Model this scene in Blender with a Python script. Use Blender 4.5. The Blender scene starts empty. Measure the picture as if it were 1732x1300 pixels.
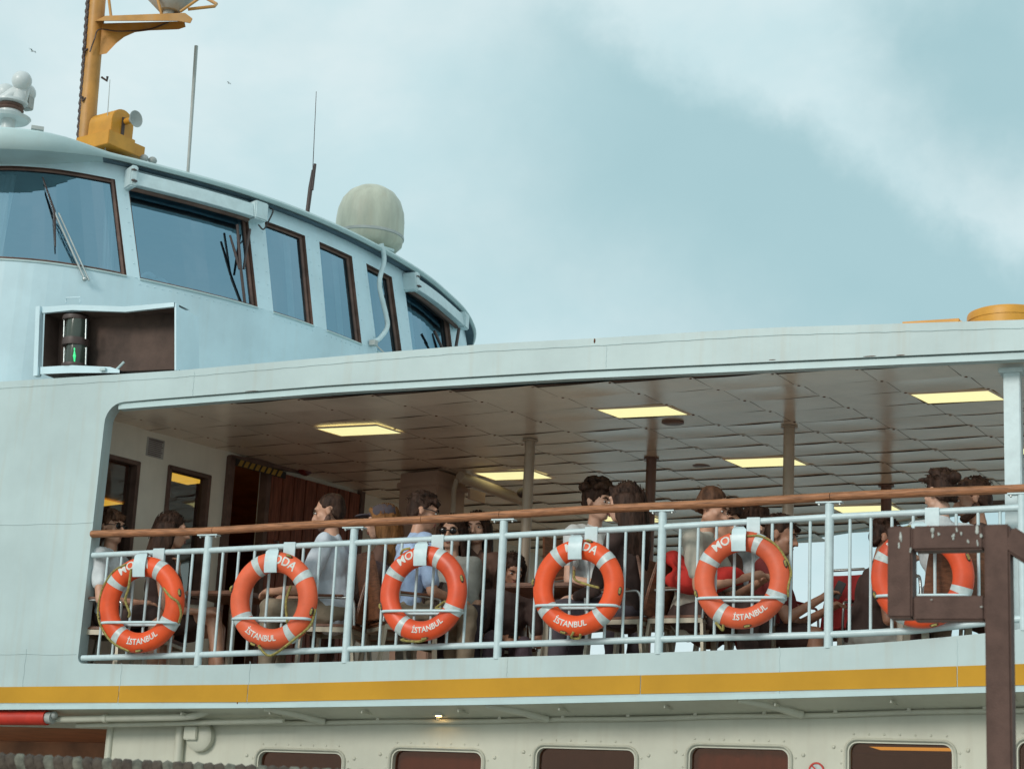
import bpy, bmesh, math, random
import numpy as np
from mathutils import Vector, Matrix, noise
random.seed(7)
R_ = math.radians
scene = bpy.context.scene
COL = scene.collection

# ------------------------------------------------------------------ camera
W, H, FPX = 1732, 1300, 3200.0
def _axes(hd=114., pitch=13.8, roll=2.9):
    a, p, r = R_(hd), R_(pitch), R_(roll)
    h = Vector((math.cos(a), math.sin(a), 0)); Z = Vector((0, 0, 1))
    F = h*math.cos(p) + Z*math.sin(p)
    R0 = F.cross(Z).normalized(); U0 = R0.cross(F)
    return F, R0*math.cos(r)+U0*math.sin(r), U0*math.cos(r)-R0*math.sin(r)
CF, CR, CU = _axes()
CC = Vector((5.264, -11.775, 1.6))
cam_data = bpy.data.cameras.new('camera'); cam = bpy.data.objects.new('camera', cam_data)
COL.objects.link(cam); scene.camera = cam
cam_data.sensor_width = 36; cam_data.lens = 36*FPX/W
cam_data.clip_start = 0.1; cam_data.clip_end = 20000
cam.matrix_world = Matrix(((CR.x, CU.x, -CF.x, CC.x), (CR.y, CU.y, -CF.y, CC.y), (CR.z, CU.z, -CF.z, CC.z), (0, 0, 0, 1)))
cam_data.dof.use_dof = True; cam_data.dof.focus_distance = 13.4; cam_data.dof.aperture_fstop = 7.0

# ------------------------------------------------------------------ sky and sun
SUN_EL, SUN_AZ = 25., 254.     # azimuth of the sun measured from +X, counter-clockwise
world = bpy.data.worlds.new('World'); scene.world = world; world.use_nodes = True
nt = world.node_tree; nt.nodes.clear()
def N(t, k, **kw):
    n = t.nodes.new(k)
    for a, v in kw.items(): setattr(n, a, v)
    return n
out = N(nt, 'ShaderNodeOutputWorld'); bg = N(nt, 'ShaderNodeBackground')
nt.links.new(bg.outputs[0], out.inputs[0])
sky = N(nt, 'ShaderNodeTexSky', sky_type='NISHITA', sun_disc=False)
sky.sun_elevation = R_(SUN_EL); sky.sun_rotation = R_(90-SUN_AZ); sky.air_density = 1.2; sky.dust_density = 3.0
tc = N(nt, 'ShaderNodeTexCoord')
def wmath(op, a, b=None, c=None, clamp=False):
    n = N(nt, 'ShaderNodeMath', operation=op); n.use_clamp = clamp
    for i, v in enumerate((a, b, c)):
        if v is None: continue
        if isinstance(v, (int, float)): n.inputs[i].default_value = v
        else: nt.links.new(v, n.inputs[i])
    return n.outputs[0]
def wmix(f, a, b):
    n = N(nt, 'ShaderNodeMix', data_type='RGBA')
    for s, v in ((0, f), (6, a), (7, b)):
        if isinstance(v, (int, float)): n.inputs[s].default_value = v
        elif isinstance(v, tuple): n.inputs[s].default_value = (*v, 1)
        else: nt.links.new(v, n.inputs[s])
    return n.outputs[2]
def wnoise(scale, detail, rough, dist, off=(0, 0, 0), sc=(1, 1, 1)):
    mp = N(nt, 'ShaderNodeMapping'); nt.links.new(tc.outputs['Generated'], mp.inputs[0])
    mp.inputs['Location'].default_value = off; mp.inputs['Scale'].default_value = sc
    n = N(nt, 'ShaderNodeTexNoise'); nt.links.new(mp.outputs[0], n.inputs['Vector'])
    n.inputs['Scale'].default_value = scale; n.inputs['Detail'].default_value = detail
    n.inputs['Roughness'].default_value = rough; n.inputs['Distortion'].default_value = dist
    return n.outputs[0]
def ramp(v, lo, hi):
    n = N(nt, 'ShaderNodeMapRange', interpolation_type='SMOOTHSTEP'); nt.links.new(v, n.inputs[0])
    n.inputs[1].default_value = lo; n.inputs[2].default_value = hi
    return n.outputs[0]
def raydir(x, y): return (CF + CR*((x-W/2)/FPX) + CU*((H/2-y)/FPX)).normalized()
# soft grey cloud banks: large noise all round the sky, and the banks that stand over the ferry
wl = N(nt, 'ShaderNodeVectorMath', operation='SCALE'); 
wc = N(nt, 'ShaderNodeTexNoise'); nt.links.new(tc.outputs['Generated'], wc.inputs['Vector'])
wc.inputs['Scale'].default_value = 10; wc.inputs['Detail'].default_value = 6; wc.inputs['Roughness'].default_value = .6
sb = N(nt, 'ShaderNodeVectorMath', operation='SUBTRACT'); nt.links.new(wc.outputs['Color'], sb.inputs[0]); sb.inputs[1].default_value = (.5, .5, .5)
nt.links.new(sb.outputs[0], wl.inputs[0]); wl.inputs['Scale'].default_value = .11
ad = N(nt, 'ShaderNodeVectorMath', operation='ADD'); nt.links.new(tc.outputs['Generated'], ad.inputs[0]); nt.links.new(wl.outputs[0], ad.inputs[1])
def bank(x, y, r0, r1):
    d = raydir(x, y)
    n = N(nt, 'ShaderNodeVectorMath', operation='DISTANCE'); nt.links.new(ad.outputs[0], n.inputs[0]); n.inputs[1].default_value = d
    return wmath('SUBTRACT', 1.0, ramp(n.outputs['Value'], r0, r1))
# the long grey bank runs down to the right: a band round a great circle, crisp above, soft below
d1, d2 = raydir(860, 70), raydir(1700, 545); bn = d2.cross(d1).normalized(); bt = (d2-d1).normalized()
def wdot(v):
    n = N(nt, 'ShaderNodeVectorMath', operation='DOT_PRODUCT'); nt.links.new(ad.outputs[0], n.inputs[0]); n.inputs[1].default_value = v
    return n.outputs['Value']
if bn.dot(raydir(1500, 100)) < 0: bn = -bn
h_ = wdot(bn); along = ramp(wdot(bt), bt.dot(raydir(640, 10)), bt.dot(raydir(1130, 220)))
band_ = wmath('MULTIPLY', wmath('MULTIPLY', ramp(h_, -.19, -.008), wmath('SUBTRACT', 1.0, ramp(h_, .012, .055))), along)
banks = wmath('MAXIMUM', band_, wmath('MULTIPLY', bank(1690, 100, .02, .105), 1.0))
banks = wmath('MAXIMUM', banks, wmath('MULTIPLY', bank(-600, 300, .05, .25), .8))
banks = wmath('MAXIMUM', banks, wmath('MULTIPLY', bank(2400, 250, .05, .22), .9))
cl = wnoise(2.2, 3, .55, .3, (1.3, 4.1, .2), (1, 1, 1.7))
clm = wmath('MULTIPLY', ramp(cl, .52, .75), .4)
dark = wmath('MAXIMUM', banks, clm)
fine = wnoise(7, 5, .55, .2, (.2, .9, .4), (1, 1, 1.6))
dark = wmath('MULTIPLY', dark, wmath('ADD', .82, wmath('MULTIPLY', fine, .3)), clamp=True)
base = wmix(ramp(fine, .30, .75), (.53, .71, .745), (.69, .80, .815))
cloud = wmix(dark, base, (.355, .545, .585))
skyc = N(nt, 'ShaderNodeVectorMath', operation='SCALE'); nt.links.new(sky.outputs[0], skyc.inputs[0]); skyc.inputs['Scale'].default_value = .09
full = wmix(.94, skyc.outputs[0], cloud)
nt.links.new(full, bg.inputs[0]); bg.inputs[1].default_value = 1.0

sd = bpy.data.lights.new('sun', 'SUN'); sun = bpy.data.objects.new('sun', sd); COL.objects.link(sun)
sd.energy = 1.35; sd.angle = R_(16); sd.color = (1.0, .95, .88)
sv = Vector((math.cos(R_(SUN_AZ))*math.cos(R_(SUN_EL)), math.sin(R_(SUN_AZ))*math.cos(R_(SUN_EL)), math.sin(R_(SUN_EL))))
sun.rotation_euler = (-sv).to_track_quat('-Z', 'Y').to_euler(); sun.location = (0, -20, 30)

scene.view_settings.view_transform = 'Standard'; scene.view_settings.look = 'None'
scene.view_settings.exposure = .18; scene.view_settings.gamma = 1
scene.render.engine = 'CYCLES'
scene.cycles.max_bounces = 7; scene.cycles.transparent_max_bounces = 8

# ------------------------------------------------------------------ helpers
def at(x, y, X=None, Y=None, Z=None, n=None, p=None):
    """the point of a plane of the ship that stands at a place of the photograph"""
    d = CF + CR*((x-W/2)/FPX) + CU*((H/2-y)/FPX)
    if n is not None: t = (Vector(p)-CC).dot(n)/d.dot(n)
    else:
        i = 0 if X is not None else 1 if Y is not None else 2
        t = ((X, Y, Z)[i]-CC[i])/d[i]
    return CC + d*t
def proj(P):
    v = Vector(P)-CC; z = v.dot(CF)
    return W/2+FPX*v.dot(CR)/z, H/2-FPX*v.dot(CU)/z
def ip(pts, x):
    xs = [p[0] for p in pts]; ys = [p[1] for p in pts]
    if x <= xs[0]: i = 0
    elif x >= xs[-1]: i = len(xs)-2
    else: i = max(k for k in range(len(xs)-1) if xs[k] <= x)
    return ys[i]+(ys[i+1]-ys[i])*(x-xs[i])/(xs[i+1]-xs[i])

MATS = {}
def mat(name, col, rough=.5, metal=0., var=.12, scale=6., bump=0., bscale=40., streak=0., spec=.5, coat=0., col2=None, dirt=0., dirtcol=(.16, .10, .06), stretch=(1, 1, 1), emit=None, sss=0.):
    if name in MATS: return MATS[name]
    m = bpy.data.materials.new(name); m.use_nodes = True; t = m.node_tree; t.nodes.clear()
    o = N(t, 'ShaderNodeOutputMaterial'); b = N(t, 'ShaderNodeBsdfPrincipled'); t.links.new(b.outputs[0], o.inputs[0])
    b.inputs['Roughness'].default_value = rough; b.inputs['Metallic'].default_value = metal
    b.inputs['Specular IOR Level'].default_value = spec; b.inputs['Coat Weight'].default_value = coat
    tcn = N(t, 'ShaderNodeNewGeometry'); pos = tcn.outputs['Position']
    mp = N(t, 'ShaderNodeMapping'); t.links.new(pos, mp.inputs[0]); mp.inputs['Scale'].default_value = stretch
    n1 = N(t, 'ShaderNodeTexNoise'); t.links.new(mp.outputs[0], n1.inputs['Vector'])
    n1.inputs['Scale'].default_value = scale; n1.inputs['Detail'].default_value = 6; n1.inputs['Roughness'].default_value = .6
    c2 = col2 or tuple(max(0, c*(1-var*2)) for c in col)
    mx = N(t, 'ShaderNodeMix', data_type='RGBA'); mx.inputs[6].default_value = (*c2, 1); mx.inputs[7].default_value = (*[min(1, c*(1+(var*.5 if not col2 else 0))) for c in col], 1)
    mr = N(t, 'ShaderNodeMapRange'); t.links.new(n1.outputs[0], mr.inputs[0]); mr.inputs[1].default_value = .3; mr.inputs[2].default_value = .62
    t.links.new(mr.outputs[0], mx.inputs[0]); cur = mx.outputs[2]
    if streak:
        mp2 = N(t, 'ShaderNodeMapping'); t.links.new(pos, mp2.inputs[0]); mp2.inputs['Scale'].default_value = (14, 14, .9)
        n2 = N(t, 'ShaderNodeTexNoise'); t.links.new(mp2.outputs[0], n2.inputs['Vector']); n2.inputs['Scale'].default_value = 1.0; n2.inputs['Detail'].default_value = 5
        r2 = N(t, 'ShaderNodeMapRange'); t.links.new(n2.outputs[0], r2.inputs[0]); r2.inputs[1].default_value = .52; r2.inputs[2].default_value = .8; r2.inputs[4].default_value = streak
        m2 = N(t, 'ShaderNodeMix', data_type='RGBA'); t.links.new(r2.outputs[0], m2.inputs[0]); t.links.new(cur, m2.inputs[6]); m2.inputs[7].default_value = (.42, .36, .26, 1); cur = m2.outputs[2]
    if dirt:
        n3 = N(t, 'ShaderNodeTexNoise'); t.links.new(pos, n3.inputs['Vector']); n3.inputs['Scale'].default_value = 9; n3.inputs['Detail'].default_value = 9; n3.inputs['Roughness'].default_value = .75
        r3 = N(t, 'ShaderNodeMapRange'); t.links.new(n3.outputs[0], r3.inputs[0]); r3.inputs[1].default_value = .66; r3.inputs[2].default_value = .74; r3.inputs[4].default_value = dirt
        m3 = N(t, 'ShaderNodeMix', data_type='RGBA'); t.links.new(r3.outputs[0], m3.inputs[0]); t.links.new(cur, m3.inputs[6]); m3.inputs[7].default_value = (*dirtcol, 1); cur = m3.outputs[2]
    t.links.new(cur, b.inputs['Base Color'])
    if sss: b.inputs['Subsurface Weight'].default_value = sss; b.inputs['Subsurface Radius'].default_value = (.012, .005, .003); b.inputs['Subsurface Scale'].default_value = 1.
    if bump:
        n4 = N(t, 'ShaderNodeTexNoise'); t.links.new(mp.outputs[0], n4.inputs['Vector']); n4.inputs['Scale'].default_value = bscale; n4.inputs['Detail'].default_value = 4
        bp = N(t, 'ShaderNodeBump'); t.links.new(n4.outputs[0], bp.inputs['Height']); bp.inputs['Strength'].default_value = bump; bp.inputs['Distance'].default_value = .02
        t.links.new(bp.outputs[0], b.inputs['Normal'])
    if emit:
        b.inputs['Emission Color'].default_value = (*emit[0], 1); b.inputs['Emission Strength'].default_value = emit[1]
    MATS[name] = m; return m
def glass_mat(name, tint, refl, fac, rough=.02):
    m = bpy.data.materials.new(name); m.use_nodes = True; t = m.node_tree; t.nodes.clear()
    o = N(t, 'ShaderNodeOutputMaterial'); mx = N(t, 'ShaderNodeMixShader'); tr = N(t, 'ShaderNodeBsdfTransparent'); g = N(t, 'ShaderNodeBsdfGlossy')
    tr.inputs[0].default_value = (*tint, 1); g.inputs[0].default_value = (*refl, 1); g.inputs['Roughness'].default_value = rough
    ns = N(t, 'ShaderNodeTexNoise'); ge = N(t, 'ShaderNodeNewGeometry'); t.links.new(ge.outputs['Position'], ns.inputs['Vector']); ns.inputs['Scale'].default_value = 1.6
    bp = N(t, 'ShaderNodeBump'); t.links.new(ns.outputs[0], bp.inputs['Height']); bp.inputs['Strength'].default_value = .12; bp.inputs['Distance'].default_value = .05
    t.links.new(bp.outputs[0], g.inputs['Normal'])
    mx.inputs[0].default_value = fac
    t.links.new(tr.outputs[0], mx.inputs[1]); t.links.new(g.outputs[0], mx.inputs[2]); t.links.new(mx.outputs[0], o.inputs[0])
    MATS[name] = m; return m

class MB:
    """collects shapes; build() links them as one mesh object"""
    def __init__(s): s.v = []; s.f = []; s.mi = []; s.cur = 0
    def add(s, vs, fs):
        o = len(s.v); s.v += [tuple(v) for v in vs]; s.f += [tuple(i+o for i in f) for f in fs]; s.mi += [s.cur]*len(fs); return s
    def quad(s, a, b, c, d): return s.add([a, b, c, d], [(0, 1, 2, 3)])
    def box(s, c, d, m=None):
        c = Vector(c); hx, hy, hz = d[0]/2, d[1]/2, d[2]/2
        vs = [Vector((x, y, z)) for x in (-hx, hx) for y in (-hy, hy) for z in (-hz, hz)]
        vs = [(m @ v if m else v)+c for v in vs]
        return s.add(vs, [(0, 1, 3, 2), (4, 6, 7, 5), (0, 4, 5, 1), (2, 3, 7, 6), (0, 2, 6, 4), (1, 5, 7, 3)])
    def beam(s, a, b, w, h, up=(0, 0, 1)):
        a, b = Vector(a), Vector(b); d = (b-a); L = d.length; d.normalize(); up = Vector(up)
        x = d.cross(up).normalized(); z = x.cross(d)
        return s.box((a+b)/2, (w, L, h), Matrix((x, d, z)).transposed())
    def tube(s, pts, r, seg=8, caps=True, flat=1.0):
        pts = [Vector(p) for p in pts]; n = len(pts); rs = r if isinstance(r, (list, tuple)) else [r]*n
        up = None; vs = []
        for i, p in enumerate(pts):
            d = (pts[min(i+1, n-1)]-pts[max(i-1, 0)]).normalized()
            if up is None:
                up = Vector((0, 0, 1)) if abs(d.z) < .9 else Vector((1, 0, 0))
            a = d.cross(up).normalized(); up = a.cross(d).normalized()
            for k in range(seg):
                t = 2*math.pi*k/seg; vs.append(p+(a*math.cos(t)+up*math.sin(t)*flat)*rs[i])
        fs = [(i*seg+k, i*seg+(k+1) % seg, (i+1)*seg+(k+1) % seg, (i+1)*seg+k) for i in range(n-1) for k in range(seg)]
        if caps: fs += [tuple(range(seg-1, -1, -1)), tuple(range((n-1)*seg, n*seg))]
        return s.add(vs, fs)
    def lathe(s, c, prof, seg=32, m=None):
        c = Vector(c); vs = []; n = len(prof)
        for r, z in prof:
            for k in range(seg):
                t = 2*math.pi*k/seg; v = Vector((r*math.cos(t), r*math.sin(t), z)); vs.append((m @ v if m else v)+c)
        fs = [(i*seg+k, i*seg+(k+1) % seg, (i+1)*seg+(k+1) % seg, (i+1)*seg+k) for i in range(n-1) for k in range(seg)]
        fs += [tuple(range(seg-1, -1, -1)), tuple(range((n-1)*seg, n*seg))]
        return s.add(vs, fs)
    def ball(s, c, r, seg=12, rings=8, m=None):
        r = r if isinstance(r, (tuple, list)) else (r, r, r); c = Vector(c); vs = []; fs = []
        for i in range(1, rings):
            ph = math.pi*i/rings
            for k in range(seg):
                t = 2*math.pi*k/seg; v = Vector((r[0]*math.sin(ph)*math.cos(t), r[1]*math.sin(ph)*math.sin(t), r[2]*math.cos(ph)))
                vs.append((m @ v if m else v)+c)
        tp = Vector((0, 0, r[2])); vs += [(m @ tp if m else tp)+c, c-(m @ tp if m else tp)]; T = len(vs)-2
        for i in range(rings-2):
            for k in range(seg): fs.append((i*seg+k, (i+1)*seg+k, (i+1)*seg+(k+1) % seg, i*seg+(k+1) % seg))
        for k in range(seg):
            fs.append((T, k, (k+1) % seg)); fs.append((T+1, (rings-2)*seg+(k+1) % seg, (rings-2)*seg+k))
        return s.add(vs, fs)
    def cap(s, a, b, r0, r1, seg=12):
        a, b = Vector(a), Vector(b); d = (b-a).normalized()
        pts = []; rs = []
        for t in (-1, -.87, -.5, 0): pts.append(a+d*r0*t); rs.append(r0*math.sqrt(max(0.0004, 1-t*t)))
        pts.append((a+b)/2); rs.append((r0+r1)/2)
        for t in (0, .5, .87, 1): pts.append(b+d*r1*t); rs.append(r1*math.sqrt(max(0.0004, 1-t*t)))
        return s.tube(pts, rs, seg)
    def prism(s, poly, m, depth):
        """polygon in local xy, extruded by depth along local z; m is a 4x4"""
        n = len(poly); vs = [m @ Vector((x, y, 0)) for x, y in poly]+[m @ Vector((x, y, depth)) for x, y in poly]
        fs = [tuple(range(n-1, -1, -1)), tuple(range(n, 2*n))]+[(i, (i+1) % n, n+(i+1) % n, n+i) for i in range(n)]
        return s.add(vs, fs)
    def build(s, name, m, parent=None, smooth=None, bevel=0, label=None, cat=None, group=None, kind=None, local=False, fixn=True):
        me = bpy.data.meshes.new(name)
        off = parent_loc(parent) if (parent and not local) else Vector()
        me.from_pydata([tuple(Vector(v)-off) for v in s.v], [], s.f)
        ms = m if isinstance(m, (list, tuple)) else [m]
        for q in ms: me.materials.append(q)
        if len(ms) > 1: me.polygons.foreach_set('material_index', s.mi)
        if fixn:
            bm = bmesh.new(); bm.from_mesh(me); bmesh.ops.recalc_face_normals(bm, faces=bm.faces)
            if bevel: bmesh.ops.bevel(bm, geom=[e for e in bm.edges if len(e.link_faces) == 2 and e.calc_face_angle(0) > .5], offset=bevel, segments=2, affect='EDGES', clamp_overlap=True)
            bm.to_mesh(me); bm.free()
        if smooth is not None:
            me.shade_smooth(); me.set_sharp_from_angle(angle=R_(smooth))
        o = bpy.data.objects.new(name, me); COL.objects.link(o)
        if parent: o.parent = parent
        tag(o, label, cat, group, kind); return o
LOC = {}
def parent_loc(p):
    v = Vector()
    while p is not None:
        v += Vector(p.location); p = p.parent
    return v
def tag(o, label=None, cat=None, group=None, kind=None):
    for k, v in (('label', label), ('category', cat), ('group', group), ('kind', kind)):
        if v: o[k] = v
    return o
def thing(name, label, cat, loc=(0, 0, 0), group=None, rotz=0, kind=None):
    o = bpy.data.objects.new(name, None); COL.objects.link(o); o.location = loc; o.rotation_euler = (0, 0, rotz)
    o.empty_display_size = .1
    return tag(o, label, cat, group, kind)
def copy_tree(o, parent=None):
    c = o.copy(); COL.objects.link(c); c.parent = parent
    for ch in list(o.children): copy_tree(ch, c)
    return c
def smoothpath(pts, n=8):
    pts = [Vector(p) for p in pts]; P = [pts[0]*2-pts[1]]+pts+[pts[-1]*2-pts[-2]]; o = []
    for i in range(1, len(P)-2):
        for k in range(n):
            t = k/n; a, b, c, d = P[i-1:i+3]
            o.append(((b*2)+(c-a)*t+(a*2-b*5+c*4-d)*t*t+(b*3-a-c*3+d)*t**3)*.5)
    return o+[pts[-1]]

# ------------------------------------------------------------------ materials
WHITE = mat('white_paint', (.475, .58, .58), .42, var=.07, scale=1.2, bump=.22, bscale=2.2, streak=.30, dirt=.10)
WHITE2 = mat('white_paint_wheelhouse', (.60, .77, .83), .38, var=.07, scale=1.5, bump=.06, bscale=2.5, streak=.10)
WHITE3 = mat('white_paint_rail', (.58, .70, .72), .35, var=.06, scale=12, bump=.05, bscale=30)
LOWER = mat('lower_deck_paint', (.58, .57, .47), .45, var=.08, scale=1.5, bump=.08, bscale=3., streak=.25, dirt=.08)
TRIM = mat('trim_paint', (.50, .635, .64), .4, var=.05, scale=3, streak=.08)
YELLOW = mat('yellow_stripe_paint', (.56, .285, .022), .6, spec=.2, var=.08, scale=1.4, bump=.08, bscale=3, dirt=.10, dirtcol=(.55, .47, .28))
ORANGE = mat('mast_paint', (.56, .265, .055), .5, var=.12, scale=5, bump=.06, bscale=12, streak=.3, dirt=.15, dirtcol=(.26, .12, .04))
ORANGE2 = mat('horn_paint', (.66, .30, .03), .45, var=.1, scale=5, dirt=.1, dirtcol=(.3, .13, .03))
WOOD = mat('varnished_wood', (.40, .175, .085), .5, spec=.25, var=.3, scale=7, stretch=(1.2, 14, 14), bump=.15, bscale=14, dirt=.22, dirtcol=(.46, .34, .22))
DARKWOOD = mat('dark_door_wood', (.26, .085, .05), .5, spec=.25, var=.3, scale=6, stretch=(8, 8, .8), bump=.1, bscale=20)
CHAIRWOOD = mat('chair_wood', (.20, .082, .042), .42, var=.25, scale=6, stretch=(3, 3, 12), bump=.08, bscale=20)
CEIL = mat('ceiling_panel', (.88, .74, .60), .24, metal=.15, var=.05, scale=3, bump=.05, bscale=4, spec=.7)
CEILGAP = mat('ceiling_gap', (.17, .11, .085), .8)
BULK = mat('bulkhead_paint', (.82, .76, .65), .5, var=.06, scale=2, streak=.12)
DUCT = mat('duct_paint', (.42, .27, .20), .55, var=.08, scale=3)
POLE = mat('pillar_paint', (.46, .36, .27), .4, var=.08, scale=4)
POLED = mat('pillar_brown', (.19, .10, .075), .45, var=.12, scale=4)
DECK = mat('deck_planks', (.66, .41, .28), .6, var=.2, scale=5)
ROOM = mat('cabin_lining', (.42, .20, .10), .45, var=.2, scale=3)
REVEAL = mat('window_rubber', (.15, .085, .065), .6, var=.2, scale=8)
DARK = mat('dark_metal', (.07, .045, .04), .5)
RUBBER = mat('black_rubber', (.03, .025, .025), .7)
STEEL = mat('brushed_steel', (.52, .55, .54), .32, metal=.9, var=.1)
CHAIRMETAL = mat('chair_metal', (.46, .41, .32), .4, metal=.35, var=.1)
FRAMEB = mat('brown_steel_paint', (.115, .066, .053), .65, spec=.2, var=.15, scale=14, bump=.12, bscale=160, dirt=.10, dirtcol=(.2, .12, .09))
FRAMEG = mat('grey_brown_edge', (.20, .16, .14), .55, var=.15, scale=10, bump=.1, bscale=80)
BUOY = mat('lifebuoy_orange', (.80, .10, .028), .42, var=.12, scale=5, bump=.05, bscale=10, dirt=.16, dirtcol=(.52, .14, .06), spec=.25)
BUOYS = [BUOY, mat('lifebuoy_orange_faded', (.78, .125, .045), .5, var=.16, scale=3, bump=.08, bscale=8, dirt=.25, dirtcol=(.48, .16, .08)), mat('lifebuoy_orange_deep', (.76, .085, .022), .4, var=.14, scale=4, bump=.05, bscale=12, dirt=.2, dirtcol=(.6, .24, .14))]
TAPE = mat('reflective_tape', (.52, .58, .57), .35, var=.12, scale=25)
LETTER = mat('white_lettering', (.68, .68, .63), .5, var=.1, scale=40, dirt=.3, dirtcol=(.7, .3, .16))
ROPE = mat('yellow_rope', (.36, .30, .09), .8, var=.3, scale=60, bump=.4, bscale=150)
DOME = mat('radome_plastic', (.52, .53, .43), .45, var=.12, scale=2, streak=.45, stretch=(3, 3, .7))
GREY = mat('grey_plastic', (.42, .44, .42), .5, var=.1)
RED = mat('red_paint', (.55, .035, .018), .45, var=.12, scale=8, bump=.08, bscale=10)
REDF = mat('red_fabric', (.36, .022, .022), .8, var=.15, scale=12)
CONC = mat('quay_concrete', (.45, .42, .38), .85, var=.2, scale=1.5, bump=.3, bscale=8)
PANELL = mat('lit_panel', (.8, .8, .6), .5, var=0, emit=((.80, .76, .37), 1.0))
WARML = mat('lit_cabin_panel', (.8, .7, .3), .5, var=0, emit=((.95, .62, .09), 1.1))
WARML2 = mat('lit_lamp_lens', (.9, .8, .5), .5, var=0, emit=((1.0, .62, .22), 22.))
GREENL = mat('green_lens_lit', (.02, .35, .12), .15, var=0, emit=((.05, .75, .25), .9))
LENS = mat('dark_lens', (.06, .075, .06), .12, var=.1)
HULL = mat('hull_paint', (.62, .68, .67), .45, var=.08, scale=1, streak=.3)
GLASS = glass_mat('wheelhouse_glass', (.45, .58, .68), (.38, .60, .74), .55)
GLASSD = glass_mat('saloon_glass', (.62, .55, .46), (.8, .8, .75), .22)
GLASSL = glass_mat('lower_window_glass', (.72, .56, .48), (.7, .5, .42), .07)
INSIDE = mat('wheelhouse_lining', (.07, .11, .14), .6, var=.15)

A_ = Vector((math.sin(R_(77)), -math.cos(R_(77)), 0))   # ship's axis, to the bow
B_ = Vector((math.cos(R_(77)), math.sin(R_(77)), 0))    # athwart, away from the quay
ZUP = Vector((0, 0, 1))
def G(x0, t, z=0): return Vector((x0, 0, z))+B_*t        # place on the deck: x along the side, t athwart
def deckz(x): return 2.775+.034*x
def ceilz(t): return 4.77+.02*t-.0075*t*t
def fart(x0): return 5.78-.49*(x0+.44)                  # where the far side of the deck runs

WOODZ = [(-3.41, 3.772), (-2.41, 3.779), (-1.18, 3.809), (0, 3.841), (1.156, 3.874), (2.29, 3.902), (3.502, 3.925), (5, 3.95)]
COAMZ = [(-3.43, 2.795), (-2.33, 2.79), (-1.14, 2.826), (.02, 2.862), (1.167, 2.9), (2.288, 2.945), (2.777, 2.981), (3.355, 3.037), (4.2, 3.15), (6, 3.4)]
FTOP = [(-7, 5.02), (-4.4, 5.022), (-2.77, 5.022), (-1.15, 5.058), (-.2, 5.074), (.63, 5.064), (1.87, 5.06), (3.53, 5.004), (6, 4.97)]
FBOT = [(-3.3, 4.80), (-1.4, 4.838), (.44, 4.841), (2.27, 4.82), (3.53, 4.805), (6, 4.78)]
STOP = [(-7, 2.57), (-4.1, 2.612), (-1.87, 2.657), (.06, 2.723), (1.91, 2.776), (3.5, 2.844), (6, 2.94)]
SBOT = [(-7, 2.45), (-4.1, 2.492), (-1.86, 2.533), (.07, 2.597), (1.91, 2.66), (3.5, 2.717), (6, 2.81)]
LIP = [(-7, 2.41), (-4.08, 2.453), (-1.86, 2.502), (.07, 2.557), (1.91, 2.623), (3.5, 2.688), (6, 2.78)]
UPR = [(-3.42, 3.613), (-2.395, 3.633), (-1.17, 3.668), (0, 3.697), (1.16, 3.734), (2.29, 3.775), (3.49, 3.806), (5, 3.85)]
LOR = [(-3.43, 2.836), (-2.34, 2.869), (-1.147, 2.913), (.018, 2.95), (1.164, 2.989), (2.287, 3.021), (2.814, 3.045), (3.391, 3.109), (5, 3.3)]

# ------------------------------------------------------------------ ground and water
mb = MB(); mb.box((0, -41.4, -.5), (400, 79, 1.0)); mb.build('quay', CONC, kind='structure')
WATER = mat('harbour_water', (.11, .18, .18), .12, var=.2, scale=.4, bump=.6, bscale=2.5)
mb = MB(); mb.quad((-6000, -6000, -1.2), (6000, -6000, -1.2), (6000, 6000, -1.2), (-6000, 6000, -1.2)); mb.build('water', WATER, kind='structure')

# ------------------------------------------------------------------ the ferry
ferry = thing('ferry', 'white passenger ferry with a yellow stripe, open upper deck and curved wheelhouse', 'ferry', (0, 3.5, 0))
# side shell: one C-shaped plate round the open deck
def arc(cx, cz, r, a0, a1, n=7): return [(cx+r*math.cos(R_(a0+(a1-a0)*k/n)), cz+r*math.sin(R_(a0+(a1-a0)*k/n))) for k in range(n+1)]
xs = [x*.25 for x in range(-28, 25)]
outer = [(x, ip(LIP, x)) for x in xs]+[(x, ip(FTOP, x)) for x in reversed(xs)]
xi = [x*.25 for x in range(-12, 25)]
EDGE = -3.40
inner_top = [(x, ip(FBOT, x)) for x in reversed(xi)]
inner_bot = [(x, ip(COAMZ, x)) for x in xi]
cut = inner_top + arc(EDGE+.16, ip(FBOT, EDGE)-.16, .16, 90, 180) + arc(EDGE-.02+.05, ip(COAMZ, EDGE)+.05, .05, 180, 270) + inner_bot
poly = outer[:len(xs)] + list(reversed(cut)) + outer[len(xs):]
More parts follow.
